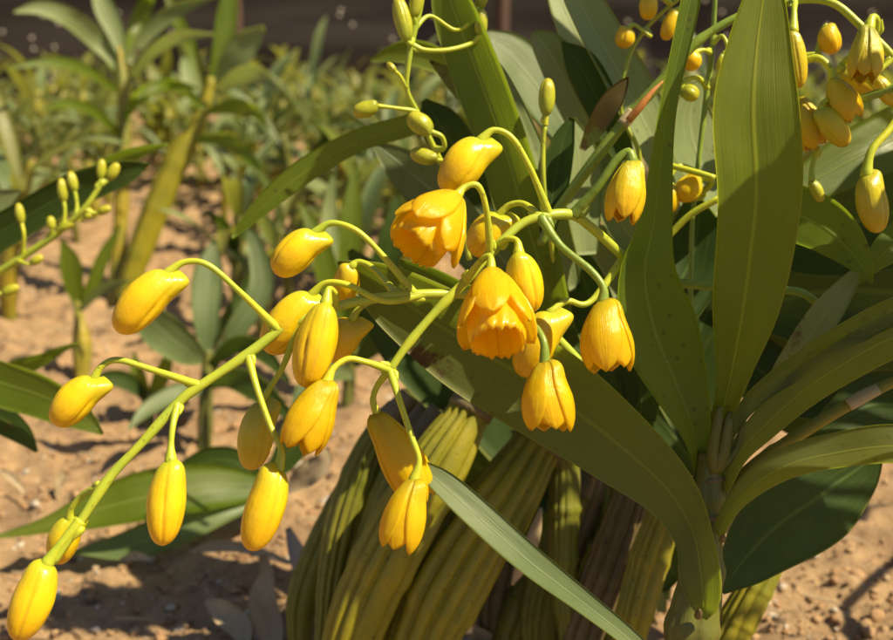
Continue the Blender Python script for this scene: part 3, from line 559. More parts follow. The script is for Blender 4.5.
for m_, rl, fo, pts in [
 ('leaf_blue', 25, .30, [(680, 690, .40, 14), (636, 645, .395, 18), (585, 604, .39, 22), (530, 562, .385, 28), (480, 518, .385, 30), (440, 482, .388, 24), (410, 458, .392, 3)]),
 ('leaf', -15, .22, [(560, 330, .50, 30), (540, 265, .49, 44), (522, 205, .485, 52), (502, 140, .48, 50), (478, 75, .475, 50), (452, 5, .47, 40), (436, -45, .47, 5)]),
 ('leaf_pale', 30, .2, [(575, 290, .50, 12), (556, 215, .49, 22), (530, 140, .49, 18), (505, 82, .485, 12), (488, 50, .48, 2)]),
 ('leaf_blue', 40, .2, [(600, 190, .58, 30), (560, 118, .57, 46), (520, 65, .565, 44), (492, 42, .56, 24), (478, 31, .56, 2)]),
 ('leaf_pale', 38, .25, [(610, 190, .53, 26), (592, 135, .525, 42), (565, 80, .52, 40), (545, 46, .515, 30), (533, 32, .515, 6)]),
 ('leaf_dark', 20, .25, [(625, 160, .51, 20), (602, 108, .505, 34), (580, 65, .50, 32), (562, 42, .50, 3)]),
 ('leaf_pale', 42, .30, [(690, 215, .52, 24), (655, 145, .515, 40), (625, 85, .51, 42), (592, 25, .505, 38), (568, -20, .50, 26), (555, -50, .50, 4)]),
 ('leaf_pale', 40, .22, [(640, 160, .54, 24), (610, 100, .54, 42), (580, 40, .53, 40), (556, -10, .53, 20), (548, -30, .53, 3)]),
 ('leaf_spot', 15, .25, [(582, 150, .465, 6), (594, 130, .463, 18), (610, 103, .46, 22), (622, 86, .46, 12), (628, 77, .46, 2)]),
 ('leaf_dark', 10, .3, [(546, 240, .475, 14), (553, 190, .475, 28), (562, 145, .475, 24), (572, 118, .475, 6)]),
 ('leaf_pale', 38, .3, [(645, 350, .52, 40), (615, 295, .52, 64), (592, 250, .52, 50), (575, 212, .52, 6)]),
 ('leaf_blue', -10, .3, [(720, 330, .53, 40), (700, 270, .53, 64), (682, 215, .53, 60), (675, 160, .53, 6)]),
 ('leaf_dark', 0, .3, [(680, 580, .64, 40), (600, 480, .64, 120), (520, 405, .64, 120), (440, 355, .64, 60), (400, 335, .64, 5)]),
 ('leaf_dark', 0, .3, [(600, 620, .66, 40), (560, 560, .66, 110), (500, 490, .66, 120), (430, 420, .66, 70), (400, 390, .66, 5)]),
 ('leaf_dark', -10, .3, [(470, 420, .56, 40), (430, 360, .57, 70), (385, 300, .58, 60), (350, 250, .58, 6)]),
 ('leaf_pale', 40, .3, [(585, 255, .485, 20), (580, 200, .485, 36), (578, 155, .485, 34), (570, 118, .485, 8)]),
 ('leaf_pale', 40, .2, [(640, 250, .52, 26), (618, 215, .52, 40), (600, 170, .52, 36), (592, 140, .52, 5)]),
 ('leaf_blue', 0, .2, [(540, 300, .56, 40), (500, 255, .56, 70), (450, 205, .56, 62), (405, 168, .56, 40), (372, 142, .56, 4)]),
 ('leaf_dark', 10, .2, [(500, 220, .52, 24), (470, 170, .52, 40), (440, 125, .52, 40), (424, 100, .52, 6)]),
 ('leaf_spot', 25, .3, [(500, 160, .50, 10), (478, 110, .50, 22), (455, 82, .50, 20), (430, 61, .50, 2)]),
 ('leaf', 25, .25, [(480, 135, .53, 10), (440, 118, .53, 20), (403, 128, .53, 22), (355, 143, .53, 22), (303, 173, .53, 24), (262, 207, .53, 18), (232, 238, .53, 2)]),
 ('leaf_pale', 38, .25, [(728, 210, .50, 30), (700, 160, .50, 48), (690, 120, .50, 46), (700, 80, .50, 6)]),
 ('leaf', 0, .25, [(500, 130, .60, 14), (455, 72, .60, 22), (410, 52, .60, 24), (370, 60, .60, 3)]),
 ('leaf_dark', 0, .2, [(640, 420, .50, 30), (648, 340, .50, 60), (690, 260, .51, 70), (700, 200, .51, 30), (700, 170, .51, 3)]),
 ('leaf_dark', 0, .2, [(700, 450, .52, 30), (690, 360, .53, 90), (720, 280, .53, 90), (735, 200, .53, 40), (735, 170, .53, 3)]),
 ('leaf_dark', 0, .2, [(600, 420, .50, 16), (625, 395, .50, 30), (600, 330, .50, 44), (580, 270, .50, 36), (560, 240, .5, 3)]),
 ('leaf_dark', 20, .2, [(640, 470, .50, 14), (620, 440, .50, 24), (580, 400, .50, 40), (540, 350, .50, 44), (500, 310, .50, 6)]),
 ('leaf_dark', 10, .2, [(700, 470, .55, 40), (640, 400, .56, 90), (560, 340, .56, 90), (480, 300, .57, 50), (440, 290, .57, 3)]),
 ]: px_leaf('leaf', pts, M[m_], clump, roll=rl, fold=fo, n=34, ns=11)
# tall bare flower stalk with an orange bract
px_tube('bare_stalk', [(540, 245, .475, 9), (556, 213, .47, 10), (593, 162, .46, 11.5), (627, 119, .455, 11.5), (668, 74, .45, 11), (697, 42, .447, 9.5), (737, 17, .445, 8), (800, -10, .44, 6)], M['stalk_green'], clump, n=60, nodes=(.42, .7))
px_tube('bract', [(628, 121, .446, 7), (640, 107, .444, 8), (652, 92, .444, 5), (663, 81, .446, 1.5)], M['sheath_orange'], clump, n=14)
px_tube('sheath', [(622, 125, .4545, 13), (628, 118, .4545, 13.5), (633, 112, .4545, 12.5)], M['sheath'], clump, n=8)
C1 = px_tube('flower_spike', [(470, 260, .49, 6), (455, 190, .49, 6), (440, 160, .48, 6), (428, 135, .475, 5.5), (418, 113, .47, 5), (407, 90, .465, 5), (408, 65, .462, 6), (413, 35, .46, 7), (420, 5, .458, 7), (428, -40, .455, 6)], M['stalk'], clump, n=60)
C1['label'] = 'upright spray of small green buds'
bl(C1, [(412, 38, .46), (408, 30, .455), (405, 24, .454), (404, 34, .453)][:1] + [(411, 44, .457), (408, 42, .456)], (397, -4), 18, 0, mat='bud_green', pw=5, end=5, spur=.2)
bl(C1, [(415, 25, .459), (414, 18, .457)], (420, -22), 15, 0, mat='bud_green', pw=5, end=5, spur=.2)
bl(C1, [(417, 113, .47), (395, 108, .465), (378, 106, .463)], (353, 113), 17, 0, mat='bud_green', pw=4, end=5, spur=.3)
bl(C1, [(430, 150, .478), (444, 148, .47), (442, 137, .466), (432, 132, .465)], (408, 115), 21, 0, mat='bud_green', pw=5, end=6, spur=.3)
bl(C1, [(448, 172, .48), (452, 168, .472), (446, 162, .47), (437, 160, .47)], (410, 152), 17, 0, mat='bud_green', pw=4, end=5, spur=.3)
bl(C1, [(408, 85, .465), (400, 76, .462), (396, 72, .46)], (387, 62), 7, 0, mat='bud_green', pw=4, end=4, spur=.1)
bl(C1, [(410, 44, .462), (425, 50, .462), (447, 50, .465), (470, 44, .47), (480, 36, .47)], (481, 8), 15, 0, mat='bud_green', pw=5, end=6, spur=.2)
bl(C1, [(413, 30, .46), (430, 16, .465), (455, 30, .47), (470, 22, .47), (478, 8, .47)], (487, -20), 15, 0, mat='bud_green', pw=4, end=6, spur=.2)
C2 = px_tube('flower_spike', [(560, 300, .50, 5), (545, 200, .47, 5), (543, 145, .465, 5), (545, 125, .463, 5)], M['stalk'], clump, n=30)
bl(C2, [(545, 125, .463), (546, 116, .462)], (548, 78), 17, 0, mat='bud_green', pw=4.5, end=5, spur=.15, label='upright greenish yellow bud')
C3 = px_tube('flower_spike', [(640, 190, .5, 5), (638, 150, .49, 5), (622, 112, .49, 5), (628, 60, .49, 4.5), (645, 30, .49, 4), (665, 10, .485, 4), (690, -10, .48, 4)], M['stalk'], clump, n=40)
bl(C3, [(668, 46, .482), (650, 36, .48), (635, 25, .48), (628, 28, .48)], (622, 48), 20, 0, pw=4, end=6, mat='bud_orange', spur=.3)
bl(C3, [(648, -20, .48), (649, -12, .479), (649, -6, .479)], (648, 20), 19, 0, pw=4, end=6, mat='bud_orange', spur=.3)
bl(C3, [(690, -10, .48), (684, 5, .478), (677, 10, .478)], (664, 40), 17, .002, pw=4, end=6, mat='bud_orange', spur=.3)
C4 = px_tube('flower_spike', [(690, 330, .48, 6), (692, 230, .475, 5), (698, 165, .47, 5), (706, 100, .468, 6), (711, 60, .466, 6), (714, 20, .464, 5), (716, -30, .46, 5)], M['stalk_green'], clump, n=40)
bl(C4, [(712, 55, .465), (722, 70, .46), (718, 66, .46), (704, 52, .46)][:1] + [(704, 50, .462), (696, 52, .461)], (687, 70), 20, 0, pw=4, end=6, mat='bud_orange', spur=.3)
bl(C4, [(707, 90, .466), (698, 78, .462), (686, 80, .46), (682, 88, .46)], (698, 98), 17, 0, pw=5, end=7, mat='bud_green', spur=.3)
bl(C4, [(697, 172, .47), (704, 178, .466), (690, 170, .463), (678, 170, .462)][:1] + [(680, 166, .466), (668, 180, .464), (672, 186, .463)], (668, 214), 20, 0, pw=5, end=7, mat='bud_orange', spur=.4)
bl(C4, [(695, 200, .47), (712, 183, .464), (706, 179, .463), (700, 180, .462)], (676, 198), 26, 0, pw=6, end=8, mat='bud_orange', spur=.6)
bl(C4, [(712, 40, .465), (722, 36, .462), (728, 48, .46), (724, 54, .46)], (718, 70), 9, 0, pw=4, end=5, mat='bud_green', spur=.2)
px_tube('flower_stalk', [(668, 165, .46, 6), (695, 172, .455, 6.5), (715, 178, .452, 6)], M['pedicel'], clump, n=12)
px_tube('flower_stalk', [(665, 240, .46, 7), (690, 215, .455, 7), (720, 198, .45, 7)], M['pedicel'], clump, n=12)
px_tube('flower_stalk', [(672, 283, .47, 8), (715, 287, .465, 8), (770, 290, .465, 8), (800, 292, .46, 8), (818, 304, .46, 8)], M['stalk_green'], clump, n=24)

# ================================================================== ORCHID AT THE RIGHT EDGE
right = thing('orchid_plant', 'orchid at the right edge with paler buds on curving stalks and dark strap leaves', 'orchid', P(1010, 700, .52))
for m_, rl, fo, pts in [
 ('leaf', 10, .2, [(1000, 110, .54, 40), (930, 122, .53, 56), (870, 150, .52, 58), (815, 180, .515, 42), (770, 205, .51, 4)]),
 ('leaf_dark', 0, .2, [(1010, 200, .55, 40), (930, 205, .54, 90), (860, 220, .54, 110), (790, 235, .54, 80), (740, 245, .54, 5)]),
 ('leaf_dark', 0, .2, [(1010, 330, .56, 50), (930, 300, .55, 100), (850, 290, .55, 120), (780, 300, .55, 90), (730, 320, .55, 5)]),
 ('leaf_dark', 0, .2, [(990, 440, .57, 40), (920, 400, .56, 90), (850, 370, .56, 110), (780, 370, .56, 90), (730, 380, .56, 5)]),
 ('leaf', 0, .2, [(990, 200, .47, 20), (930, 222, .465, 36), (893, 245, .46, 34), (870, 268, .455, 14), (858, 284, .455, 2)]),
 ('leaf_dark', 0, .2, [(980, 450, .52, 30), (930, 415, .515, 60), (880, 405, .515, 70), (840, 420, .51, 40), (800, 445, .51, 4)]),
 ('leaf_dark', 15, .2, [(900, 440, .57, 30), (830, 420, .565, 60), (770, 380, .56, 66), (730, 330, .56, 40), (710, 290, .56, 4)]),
 ]: px_leaf('leaf', pts, M[m_], right, roll=rl, fold=fo, n=30)
TS = np.array(tosun)
def shade_leaf(targets, h, wid):
    """unseen leaf added sunward of the given points to shade them"""
    C = spline([P(*t) + TS * h for t in targets], 26); T = np.gradient(C, axis=0); wd = wid * np.interp(np.linspace(0, 1, 26), [0, .15, .5, .85, 1], [.3, .8, 1, .75, .05])
    Ws = [nrm(np.cross(nrm(t), TS)) for t in T]; Ns = [np.cross(a_, nrm(t)) for a_, t in zip(Ws, T)]
    mb = MB(); ribbon(mb, C, wd, Ws, Ns, .15, .05, .05); mb.build('leaf', M['leaf'], right, rim=.0007)  # leaf out of view, added to cast shade
    b0 = P(1060, 690, .53) ; b0[2] = 0; e0 = C[0] if C[0][0] > C[-1][0] else C[-1]      # added stalk joining the shading leaf to the plant base
    K = spline([e0, e0 + RIGHT * .10 + np.array([0, 0, .02]), [b0[0] + .16, (e0[1] + b0[1]) / 2, .30], [b0[0] + .06, b0[1], .12], b0], 40)
    mb = MB(); tube_grid(mb, K, np.interp(np.linspace(0, 1, 40), [0, .3, 1], [.0018, .003, .006]), 10); mb.build('stem', M['stem'], right)
shade_leaf([(960, 330, .43), (860, 300, .42), (770, 285, .415), (700, 300, .42), (640, 330, .42)], .26, .042)
shade_leaf([(980, 400, .42), (880, 390, .42), (790, 390, .42), (700, 380, .425), (650, 350, .43)], .24, .045)
shade_leaf([(980, 480, .42), (880, 460, .42), (800, 455, .43), (730, 460, .43), (660, 440, .43)], .22, .040)
shade_leaf([(1000, 320, .55), (900, 310, .55), (800, 320, .55), (700, 340, .54)], .30, .06)
shade_leaf([(1000, 410, .55), (900, 400, .55), (800, 410, .55), (700, 420, .54)], .30, .06)
shade_leaf([(520, 470, .53), (485, 515, .53), (450, 560, .53), (410, 610, .53), (380, 660, .53)], .46, .05)
shade_leaf([(640, 480, .53), (600, 540, .53), (560, 600, .53), (530, 660, .53)], .44, .055)
shade_leaf([(830, 250, .40), (775, 252, .40), (735, 245, .40), (690, 240, .40)], .22, .034)
shade_leaf([(712, 580, .42), (680, 510, .41), (630, 455, .41), (575, 412, .415), (530, 385, .415)], .23, .036)
shade_leaf([(20, 618, .70), (90, 612, .70), (160, 600, .70), (220, 585, .70), (270, 570, .70)], .75, .06)
shade_leaf([(760, 500, .8), (830, 490, .8), (890, 470, .8), (950, 440, .8)], .60, .035)
shade_leaf([(960, 560, .45), (870, 520, .45), (800, 530, .46), (740, 560, .46), (690, 580, .46)], .26, .044)
px_tube('bare_stalk', [(740, 165, .47, 7), (797, 127, .45, 8.5), (845, 105, .44, 9), (893, 88, .43, 9), (980, 55, .42, 9)], M['stalk_green'], right, n=30, nodes=(.4,))
E = px_tube('flower_spike', [(770, 10, .45, 6), (799, 0, .445, 7), (833, 3, .44, 7.5), (861, 26, .438, 8), (893, 57, .435, 8), (950, 130, .44, 8), (990, 260, .46, 9), (1010, 480, .5, 9)], M['stalk'], right, n=70, nodes=(.3,))
E['label'] = 'arching flower stalk at the top right corner'
bl(E, [(796, -5, .445), (794, 12, .44), (793, 30, .438)], (800, 88), 20, 0, pw=6, end=11, mat='bud_olive', spur=.2)
bl(E, [(815, 62, .47), (820, 40, .468), (825, 26, .466)], (834, 54), 22, 0, pw=5, end=7, mat='bud_orange', spur=.3)
bl(E, [(872, 36, .437), (876, 20, .43), (872, 18, .428), (869, 28, .427)], (863, 82), 31, -.002, 'flower', open_=.1, pw=8, end=12, mat='bud_olive', roll=1, label='wilting greenish yellow flower')
bl(E, [(800, 62, .445), (818, 58, .44), (830, 68, .438), (834, 80, .437)], (850, 122), 32, .0, 'flower', open_=.1, pw=7, end=12, mat='bud_orange', roll=2)
bl(E, [(852, 60, .455), (845, 62, .452), (840, 70, .452)], (880, 95), 22, 0, pw=7, end=10, mat='bud_olive', spur=.3)
bl(E, [(840, 104, .44), (830, 100, .437), (823, 103, .436), (821, 108, .436)], (847, 146), 25, 0, pw=6, end=8, mat='bud_olive', spur=.4)
bl(E, [(780, 70, .455), (785, 85, .453), (795, 102, .452)], (820, 148), 34, 0, 'flower', open_=.15, pw=6, end=8, mat='bud_orange', roll=.4)
bl(E, [(915, 85, .435), (893, 124, .432), (872, 150, .43), (866, 174, .43)], (878, 233), 30, 0, pw=8, end=12, mat='bud_olive', spur=.6, side=(1, -.2))
bl(E, [(818, 148, .45), (812, 168, .447), (812, 180, .446)], (822, 202), 12, 0, pw=5, end=7, mat='bud_green', spur=.5)
bl(E, [(893, 62, .435), (880, 70, .434), (876, 76, .433)], (893, 105), 16, 0, pw=5, end=7, mat='bud_olive', spur=.3)
px_tube('flower_stalk', [(850, 60, .445, 5), (862, 75, .443, 5), (880, 92, .44, 5), (900, 112, .44, 5)], M['pedicel'], right, n=12)

# ================================================================== ORCHID AT THE LEFT EDGE
left = thing('orchid_plant', 'orchid at the left edge holding up a spray of tiny green buds over dark leaves', 'orchid', tuple(G(-70, 480)))
for m_, rl, fo, pts in [
 ('leaf_dark', 0, .25, [(-90, 300, .66, 20), (-30, 252, .655, 34), (30, 215, .65, 34), (80, 188, .645, 34), (125, 172, .64, 24), (149, 164, .64, 3)]),
 ('leaf', 25, .25, [(60, 200, .70, 8), (100, 168, .69, 14), (135, 153, .685, 13), (168, 144, .68, 2)]),
 ('leaf', 15, .25, [(-70, 350, .62, 26), (-10, 379, .62, 42), (40, 396, .615, 42), (78, 415, .61, 28), (103, 434, .61, 3)]),
 ('leaf_dark', 10, .25, [(-60, 390, .64, 20), (-10, 412, .635, 30), (20, 432, .63, 22), (37, 452, .63, 3)]),
 ('leaf', 20, .25, [(-40, 400, .68, 14), (10, 372, .68, 20), (45, 358, .675, 12), (55, 352, .675, 9), (78, 343, .67, 2)]),
 ('leaf_pale', 0, .2, [(-40, 240, .70, 20), (-5, 205, .70, 26), (20, 190, .70, 3)]),
 ]: px_leaf('leaf', pts, M[m_], left, roll=rl, fold=fo, n=26)
px_tube('stem', [(-70, 330, .66, 16), (-68, 400, .67, 20), (-70, 480, .72, 24)], M['stem'], left, n=20)
LS = px_tube('flower_spike', [(-70, 330, .64, 8), (-20, 285, .635, 8), (10, 265, .63, 7.5), (55, 235, .625, 7), (82, 211, .62, 6), (96, 192, .62, 5), (104, 180, .62, 4)], M['stalk'], left, n=40)
for pth, tp, wd_ in [([(25, 256), (24, 236), (22, 224)], (18, 203), 9), ([(62, 229), (65, 212), (64, 202)], (61, 178), 10), ([(74, 218), (77, 204), (75, 192)], (70, 171), 10), ([(97, 190), (101, 180)], (102, 159), 9.5), ([(100, 186), (108, 180)], (118, 163), 11),
      ([(84, 209), (94, 213), (98, 213)], (111, 207), 9), ([(50, 238), (52, 230)], (50, 216), 9), ([(56, 234), (60, 230)], (74, 222), 8), ([(18, 260), (26, 264), (30, 264)], (43, 256), 9), ([(-10, 278), (-2, 292), (2, 294)], (19, 286), 10), ([(76, 215), (80, 218), (84, 218)], (92, 213), 8)]:
    bl(LS, [(a, b, .622) for a, b in pth], tp, wd_, 0, mat='bud_green', pw=3.6, end=4, spur=.1)

# ================================================================== MIDDLE GROUND AND BACKGROUND
def px_plant(label, stem, smat, leaves, base, group=None, extra=None):
    t = thing('orchid_plant', label, 'orchid', tuple(base), group)
    px_tube('stem', stem, M[smat], t, n=46, ns=48, flute=.12, nfl=9, nodes=(.2, .4, .6, .8))
    for m_, rl, pts in leaves: px_leaf('leaf', pts, M[m_], t, roll=rl, fold=.25, n=18, ns=7)
    return t
dd = 1.42
px_plant('tall upright orchid with a thin yellow jointed stem behind the left sprays', [(119, 46, dd, 3), (122, 75, dd, 10), (124, 110, dd, 13), (123, 170, dd, 14), (120, 230, dd, 15), (116, 300, dd, 17), (114, 318, dd, 16)], 'cane_yellow', [
 ('leaf_pale', 10, [(120, 70, dd, 8), (98, 42, dd, 18), (70, 18, dd - .05, 20), (40, 8, dd - .08, 14), (14, 12, dd - .1, 2)]),
 ('leaf_pale', 0, [(122, 55, dd, 8), (115, 30, dd, 18), (104, 6, dd, 20), (92, -25, dd, 4)]),
 ('leaf', 20, [(118, 92, dd, 6), (90, 72, dd - .05, 10), (55, 62, dd - .1, 11), (6, 68, dd - .15, 2)]),
 ('leaf', 0, [(126, 60, dd, 8), (136, 30, dd + .05, 16), (147, 0, dd + .05, 14), (155, -25, dd, 3)]),
 ('leaf_pale', 20, [(128, 62, dd, 7), (150, 30, dd, 14), (180, 8, dd, 14), (216, -4, dd, 2)]),
 ('leaf_pale', 25, [(130, 80, dd, 7), (152, 52, dd - .05, 12), (180, 36, dd - .1, 12), (214, 34, dd - .12, 2)]),
 ('leaf', 10, [(120, 80, dd, 6), (110, 55, dd + .06, 14), (92, 30, dd + .1, 12), (80, 25, dd + .1, 2)]),
 ('leaf', 20, [(120, 135, dd, 6), (95, 112, dd - .06, 10), (68, 104, dd - .1, 10), (45, 110, dd - .14, 2)]),
 ('leaf', 10, [(124, 120, dd, 6), (140, 96, dd - .06, 12), (168, 84, dd - .1, 12), (198, 88, dd - .1, 2)])], G(114, 318))
px_plant('leaning orchid with a swollen yellow-green cane and pale spreading leaves', [(212, 78, 1.4, 9), (205, 105, 1.4, 12), (194, 132, 1.4, 18), (181, 152, 1.4, 24), (160, 200, 1.4, 27), (140, 252, 1.4, 25), (124, 300, 1.4, 20)], 'cane', [
 ('leaf', 0, [(206, 95, 1.4, 7), (192, 50, 1.42, 13), (176, 15, 1.45, 12), (162, -20, 1.45, 3)]),
 ('leaf', 10, [(212, 82, 1.4, 8), (222, 45, 1.4, 18), (228, 10, 1.4, 20), (234, -30, 1.4, 4)]),
 ('leaf_pale', 0, [(218, 84, 1.38, 8), (232, 62, 1.36, 24), (248, 42, 1.35, 26), (264, 27, 1.34, 4)]),
 ('leaf_pale', 15, [(216, 92, 1.38, 7), (240, 76, 1.34, 18), (262, 76, 1.3, 16), (282, 92, 1.28, 2)]),
 ('leaf', 15, [(208, 112, 1.38, 6), (235, 105, 1.34, 14), (255, 112, 1.3, 12), (270, 130, 1.28, 2)]),
 ('leaf', 15, [(204, 108, 1.38, 6), (178, 86, 1.34, 12), (158, 86, 1.3, 11), (136, 98, 1.28, 2)]),
 ('leaf', 15, [(196, 140, 1.38, 6), (226, 140, 1.34, 14), (250, 158, 1.3, 12), (270, 182, 1.28, 2)])], G(124, 300))
px_plant('small young orchid with a swollen yellow cane and single upright leaf', [(77, 300, 1.14, 6), (79, 318, 1.14, 10), (82, 345, 1.14, 19), (82, 372, 1.14, 15), (82, 384, 1.14, 12)], 'cane_yellow', [
 ('leaf', 0, [(78, 308, 1.14, 6), (74, 285, 1.13, 18), (70, 262, 1.12, 20), (62, 240, 1.11, 3)]),
 ('leaf', 15, [(78, 308, 1.14, 5), (92, 285, 1.14, 12), (104, 255, 1.14, 12), (120, 225, 1.14, 2)]),
 ('leaf_blue', 15, [(80, 310, 1.13, 5), (100, 290, 1.1, 10), (130, 280, 1.08, 2)])], G(82, 384))
px_plant('bushy orchid of blue-green leaves standing behind the long spray', [(208, 350, .95, 10), (206, 400, .95, 14), (204, 455, .95, 15), (203, 478, .95, 13)], 'stem', [
 ('leaf_blue', 0, [(205, 360, .95, 8), (186, 350, .92, 30), (160, 330, .9, 38), (138, 308, .88, 22), (120, 296, .88, 3)]),
 ('leaf_blue', 5, [(208, 355, .95, 8), (206, 318, .95, 26), (208, 275, .96, 30), (214, 240, .97, 4)]),
 ('leaf_blue', -10, [(212, 360, .95, 8), (240, 325, .95, 22), (262, 285, .96, 24), (254, 240, .97, 14), (248, 226, .97, 3)]),
 ('leaf_dark', 10, [(210, 365, .94, 7), (236, 345, .92, 18), (262, 352, .9, 18), (290, 382, .88, 3)]),
 ('leaf_dark', 10, [(208, 385, .94, 8), (232, 378, .9, 22), (262, 392, .87, 24), (300, 425, .85, 3)]),
 ('leaf_blue', 20, [(206, 390, .94, 8), (180, 392, .92, 18), (150, 408, .9, 16), (128, 430, .88, 2)]),
 ('leaf_dark', 0, [(208, 380, .95, 8), (220, 340, .98, 20), (242, 300, 1.0, 18), (252, 268, 1.0, 3)])], G(203, 478))
px_plant('low orchid with long dark leaves lying on the sandy ground below the spray', [(262, 478, .80, 12), (266, 500, .80, 15), (270, 528, .81, 14)], 'stem', [
 ('leaf', 20, [(265, 488, .79, 20), (215, 487, .77, 44), (150, 496, .75, 50), (90, 512, .74, 36), (45, 526, .73, 16), (-8, 538, .72, 3)]),
 ('leaf_blue', 10, [(266, 494, .79, 16), (225, 506, .77, 32), (180, 526, .755, 36), (130, 545, .75, 30), (72, 552, .745, 3)]),
 ('leaf_blue', 0, [(268, 492, .8, 12), (240, 492, .79, 26), (220, 505, .77, 20), (205, 520, .77, 3)]),
 ('leaf_dark', 0, [(262, 482, .80, 12), (235, 462, .8, 26), (205, 462, .8, 26), (165, 476, .8, 3)]),
 ('leaf_dark', 0, [(266, 482, .80, 12), (290, 450, .8, 30), (300, 420, .8, 28), (310, 385, .8, 3)])], G(270, 528))

px_plant('dark leafy orchid with upright strap leaves behind the arching spray and long leaf', [(352, 330, 1.05, 9), (350, 370, 1.05, 13), (346, 420, 1.05, 13)], 'stem', [
 ('leaf', 0, [(352, 350, 1.05, 8), (350, 290, 1.05, 22), (352, 220, 1.05, 22), (356, 160, 1.06, 3)]), ('leaf_dark', 10, [(354, 350, 1.05, 8), (376, 290, 1.04, 28), (392, 235, 1.03, 26), (398, 190, 1.03, 3)]),
 ('leaf', 10, [(350, 345, 1.05, 8), (332, 290, 1.04, 22), (318, 240, 1.03, 20), (300, 200, 1.03, 3)]), ('leaf_dark', 0, [(352, 360, 1.04, 8), (330, 330, 1.02, 26), (300, 312, 1.0, 22), (270, 318, .98, 3)]),
 ('leaf_dark', 10, [(354, 365, 1.04, 8), (385, 335, 1.02, 28), (420, 325, 1.0, 24), (450, 345, .98, 3)]), ('leaf_blue', 10, [(352, 375, 1.04, 8), (330, 372, 1.0, 22), (305, 390, .98, 18), (290, 420, .97, 3)]), ('leaf_pale', 0, [(348, 350, 1.06, 8), (338, 280, 1.08, 18), (330, 215, 1.1, 16), (335, 170, 1.1, 3)])], G(346, 420))
px_plant('small dark leafy orchid on the sand between the swollen yellow cane and the blue-green one', [(150, 392, 1.0, 8), (150, 420, 1.0, 10), (150, 440, 1.0, 9)], 'stem', [
 ('leaf_dark', 0, [(150, 400, 1.0, 7), (128, 382, .99, 18), (106, 378, .98, 14), (92, 388, .97, 2)]), ('leaf', 10, [(150, 400, 1.0, 7), (162, 375, 1.0, 16), (172, 345, 1.0, 3)]), ('leaf_dark', 10, [(151, 405, 1.0, 7), (172, 395, .98, 16), (190, 405, .97, 2)]), ('leaf', 10, [(149, 402, 1.0, 7), (138, 375, 1.0, 14), (134, 352, 1.0, 2)])], G(150, 440))
def rib3(mb, base, az, L, wd_, up, droop, mi=0, n=12, ns=5, twist=0.):
    """arching strap leaf from a point of a stem (3D)"""
    dirh = np.array([math.cos(az), math.sin(az), 0]); C = []; ang = up; p = np.array(base, float); st = L / (n - 1)
    for i in range(n):
        C.append(p.copy()); p = p + st * (dirh * math.cos(ang) + np.array([0, 0, math.sin(ang)])); ang -= droop / (n - 1) * (.4 + 1.2 * i / n)
    C = np.array(C); T = np.gradient(C, axis=0); sdv = np.array([-math.sin(az), math.cos(az), 0]); t = np.linspace(0, 1, n)
    wd = wd_ * np.interp(t, [0, .12, .4, .7, .9, 1], [.35, .6, 1, .92, .5, .04])
    Ws = [sdv * math.cos(twist * q) + np.cross(sdv, nrm(T[i])) * math.sin(twist * q) for i, q in enumerate(t)]; Ns = [np.cross(nrm(T[i]), Ws[i]) for i in range(n)]
    ribbon(mb, C, wd, Ws, Ns, .3, .05, .04, ns, mi)
def proto_plant(k, label, group):
    """a row orchid: jointed cane and arching leaves, each its own part"""
    t = thing('orchid_plant', label, 'orchid', (0, 0, 0), group); h = .16 + .06 * rng.random(); lean = rng.uniform(-.05, .05, 2)
    C = np.array([(lean[0] * q * q, lean[1] * q * q, -.01 + h * q) for q in np.linspace(0, 1, 24)]); rr = np.interp(np.linspace(0, 1, 24), [0, .25, .6, 1], [.007, .012, .010, .005]) * (1 + .1 * (np.arange(24) % 5 == 0))
    mb = MB(); tube_grid(mb, C, rr, 10); mb.build('stem', M['cane_yellow' if k % 2 else 'stem'], t)
    az = rng.random() * 6
    for i in range(7 + k % 3):
        q = .45 + .55 * i / 8; mb = MB(); az += math.pi + rng.uniform(-.6, .6)
        rib3(mb, C[min(23, int(q * 23))], az, rng.uniform(.11, .19), rng.uniform(.020, .032), rng.uniform(.6, 1.35), rng.uniform(.7, 2.0), twist=rng.uniform(-.6, .6))
        mb.build('leaf', M[['leaf_mute', 'leaf_pale', 'leaf_mute', 'leaf_dark', 'leaf_blue'][rng.integers(5)]], t, rim=.0007)
    return t
def far_plant(k):
    mb = MB(); h = .14 + .08 * rng.random(); C = np.array([(0, 0, -.01 + h * q) for q in np.linspace(0, 1, 8)]); tube_grid(mb, C, np.full(8, .009), 6)
    az = rng.random() * 6
    for i in range(10):
        az += math.pi + rng.uniform(-.8, .8); rib3(mb, C[2 + i % 6], az, rng.uniform(.10, .19), rng.uniform(.020, .034), rng.uniform(.5, 1.4), rng.uniform(.7, 2.), mi=int(rng.integers(1, 4)), n=8, ns=3)
    return mb.build('orchid_plant', [M['cane_yellow'], M['leaf_mute'], M['leaf_pale'], M['leaf_mute']], None)
def copy_tree(o, parent=None):
    c = o.copy(); S.collection.objects.link(c)
    if parent is not None: c.parent = parent
    for ch in o.children: copy_tree(ch, c)
    return c
MIDL, MIDG = 'soft-focus leafy orchid in the nearer rows behind the sprays', 'orchids in the nearer rows'
protos = [proto_plant(k, MIDL, MIDG) for k in range(6)]
spots = []
for _ in range(58):
    d = rng.uniform(1.75, 2.5); x = rng.uniform(-.52, .52) * d
    if not (-.95 < x < -.25 and d < 2.1 and _ % 3): spots.append((x, d))
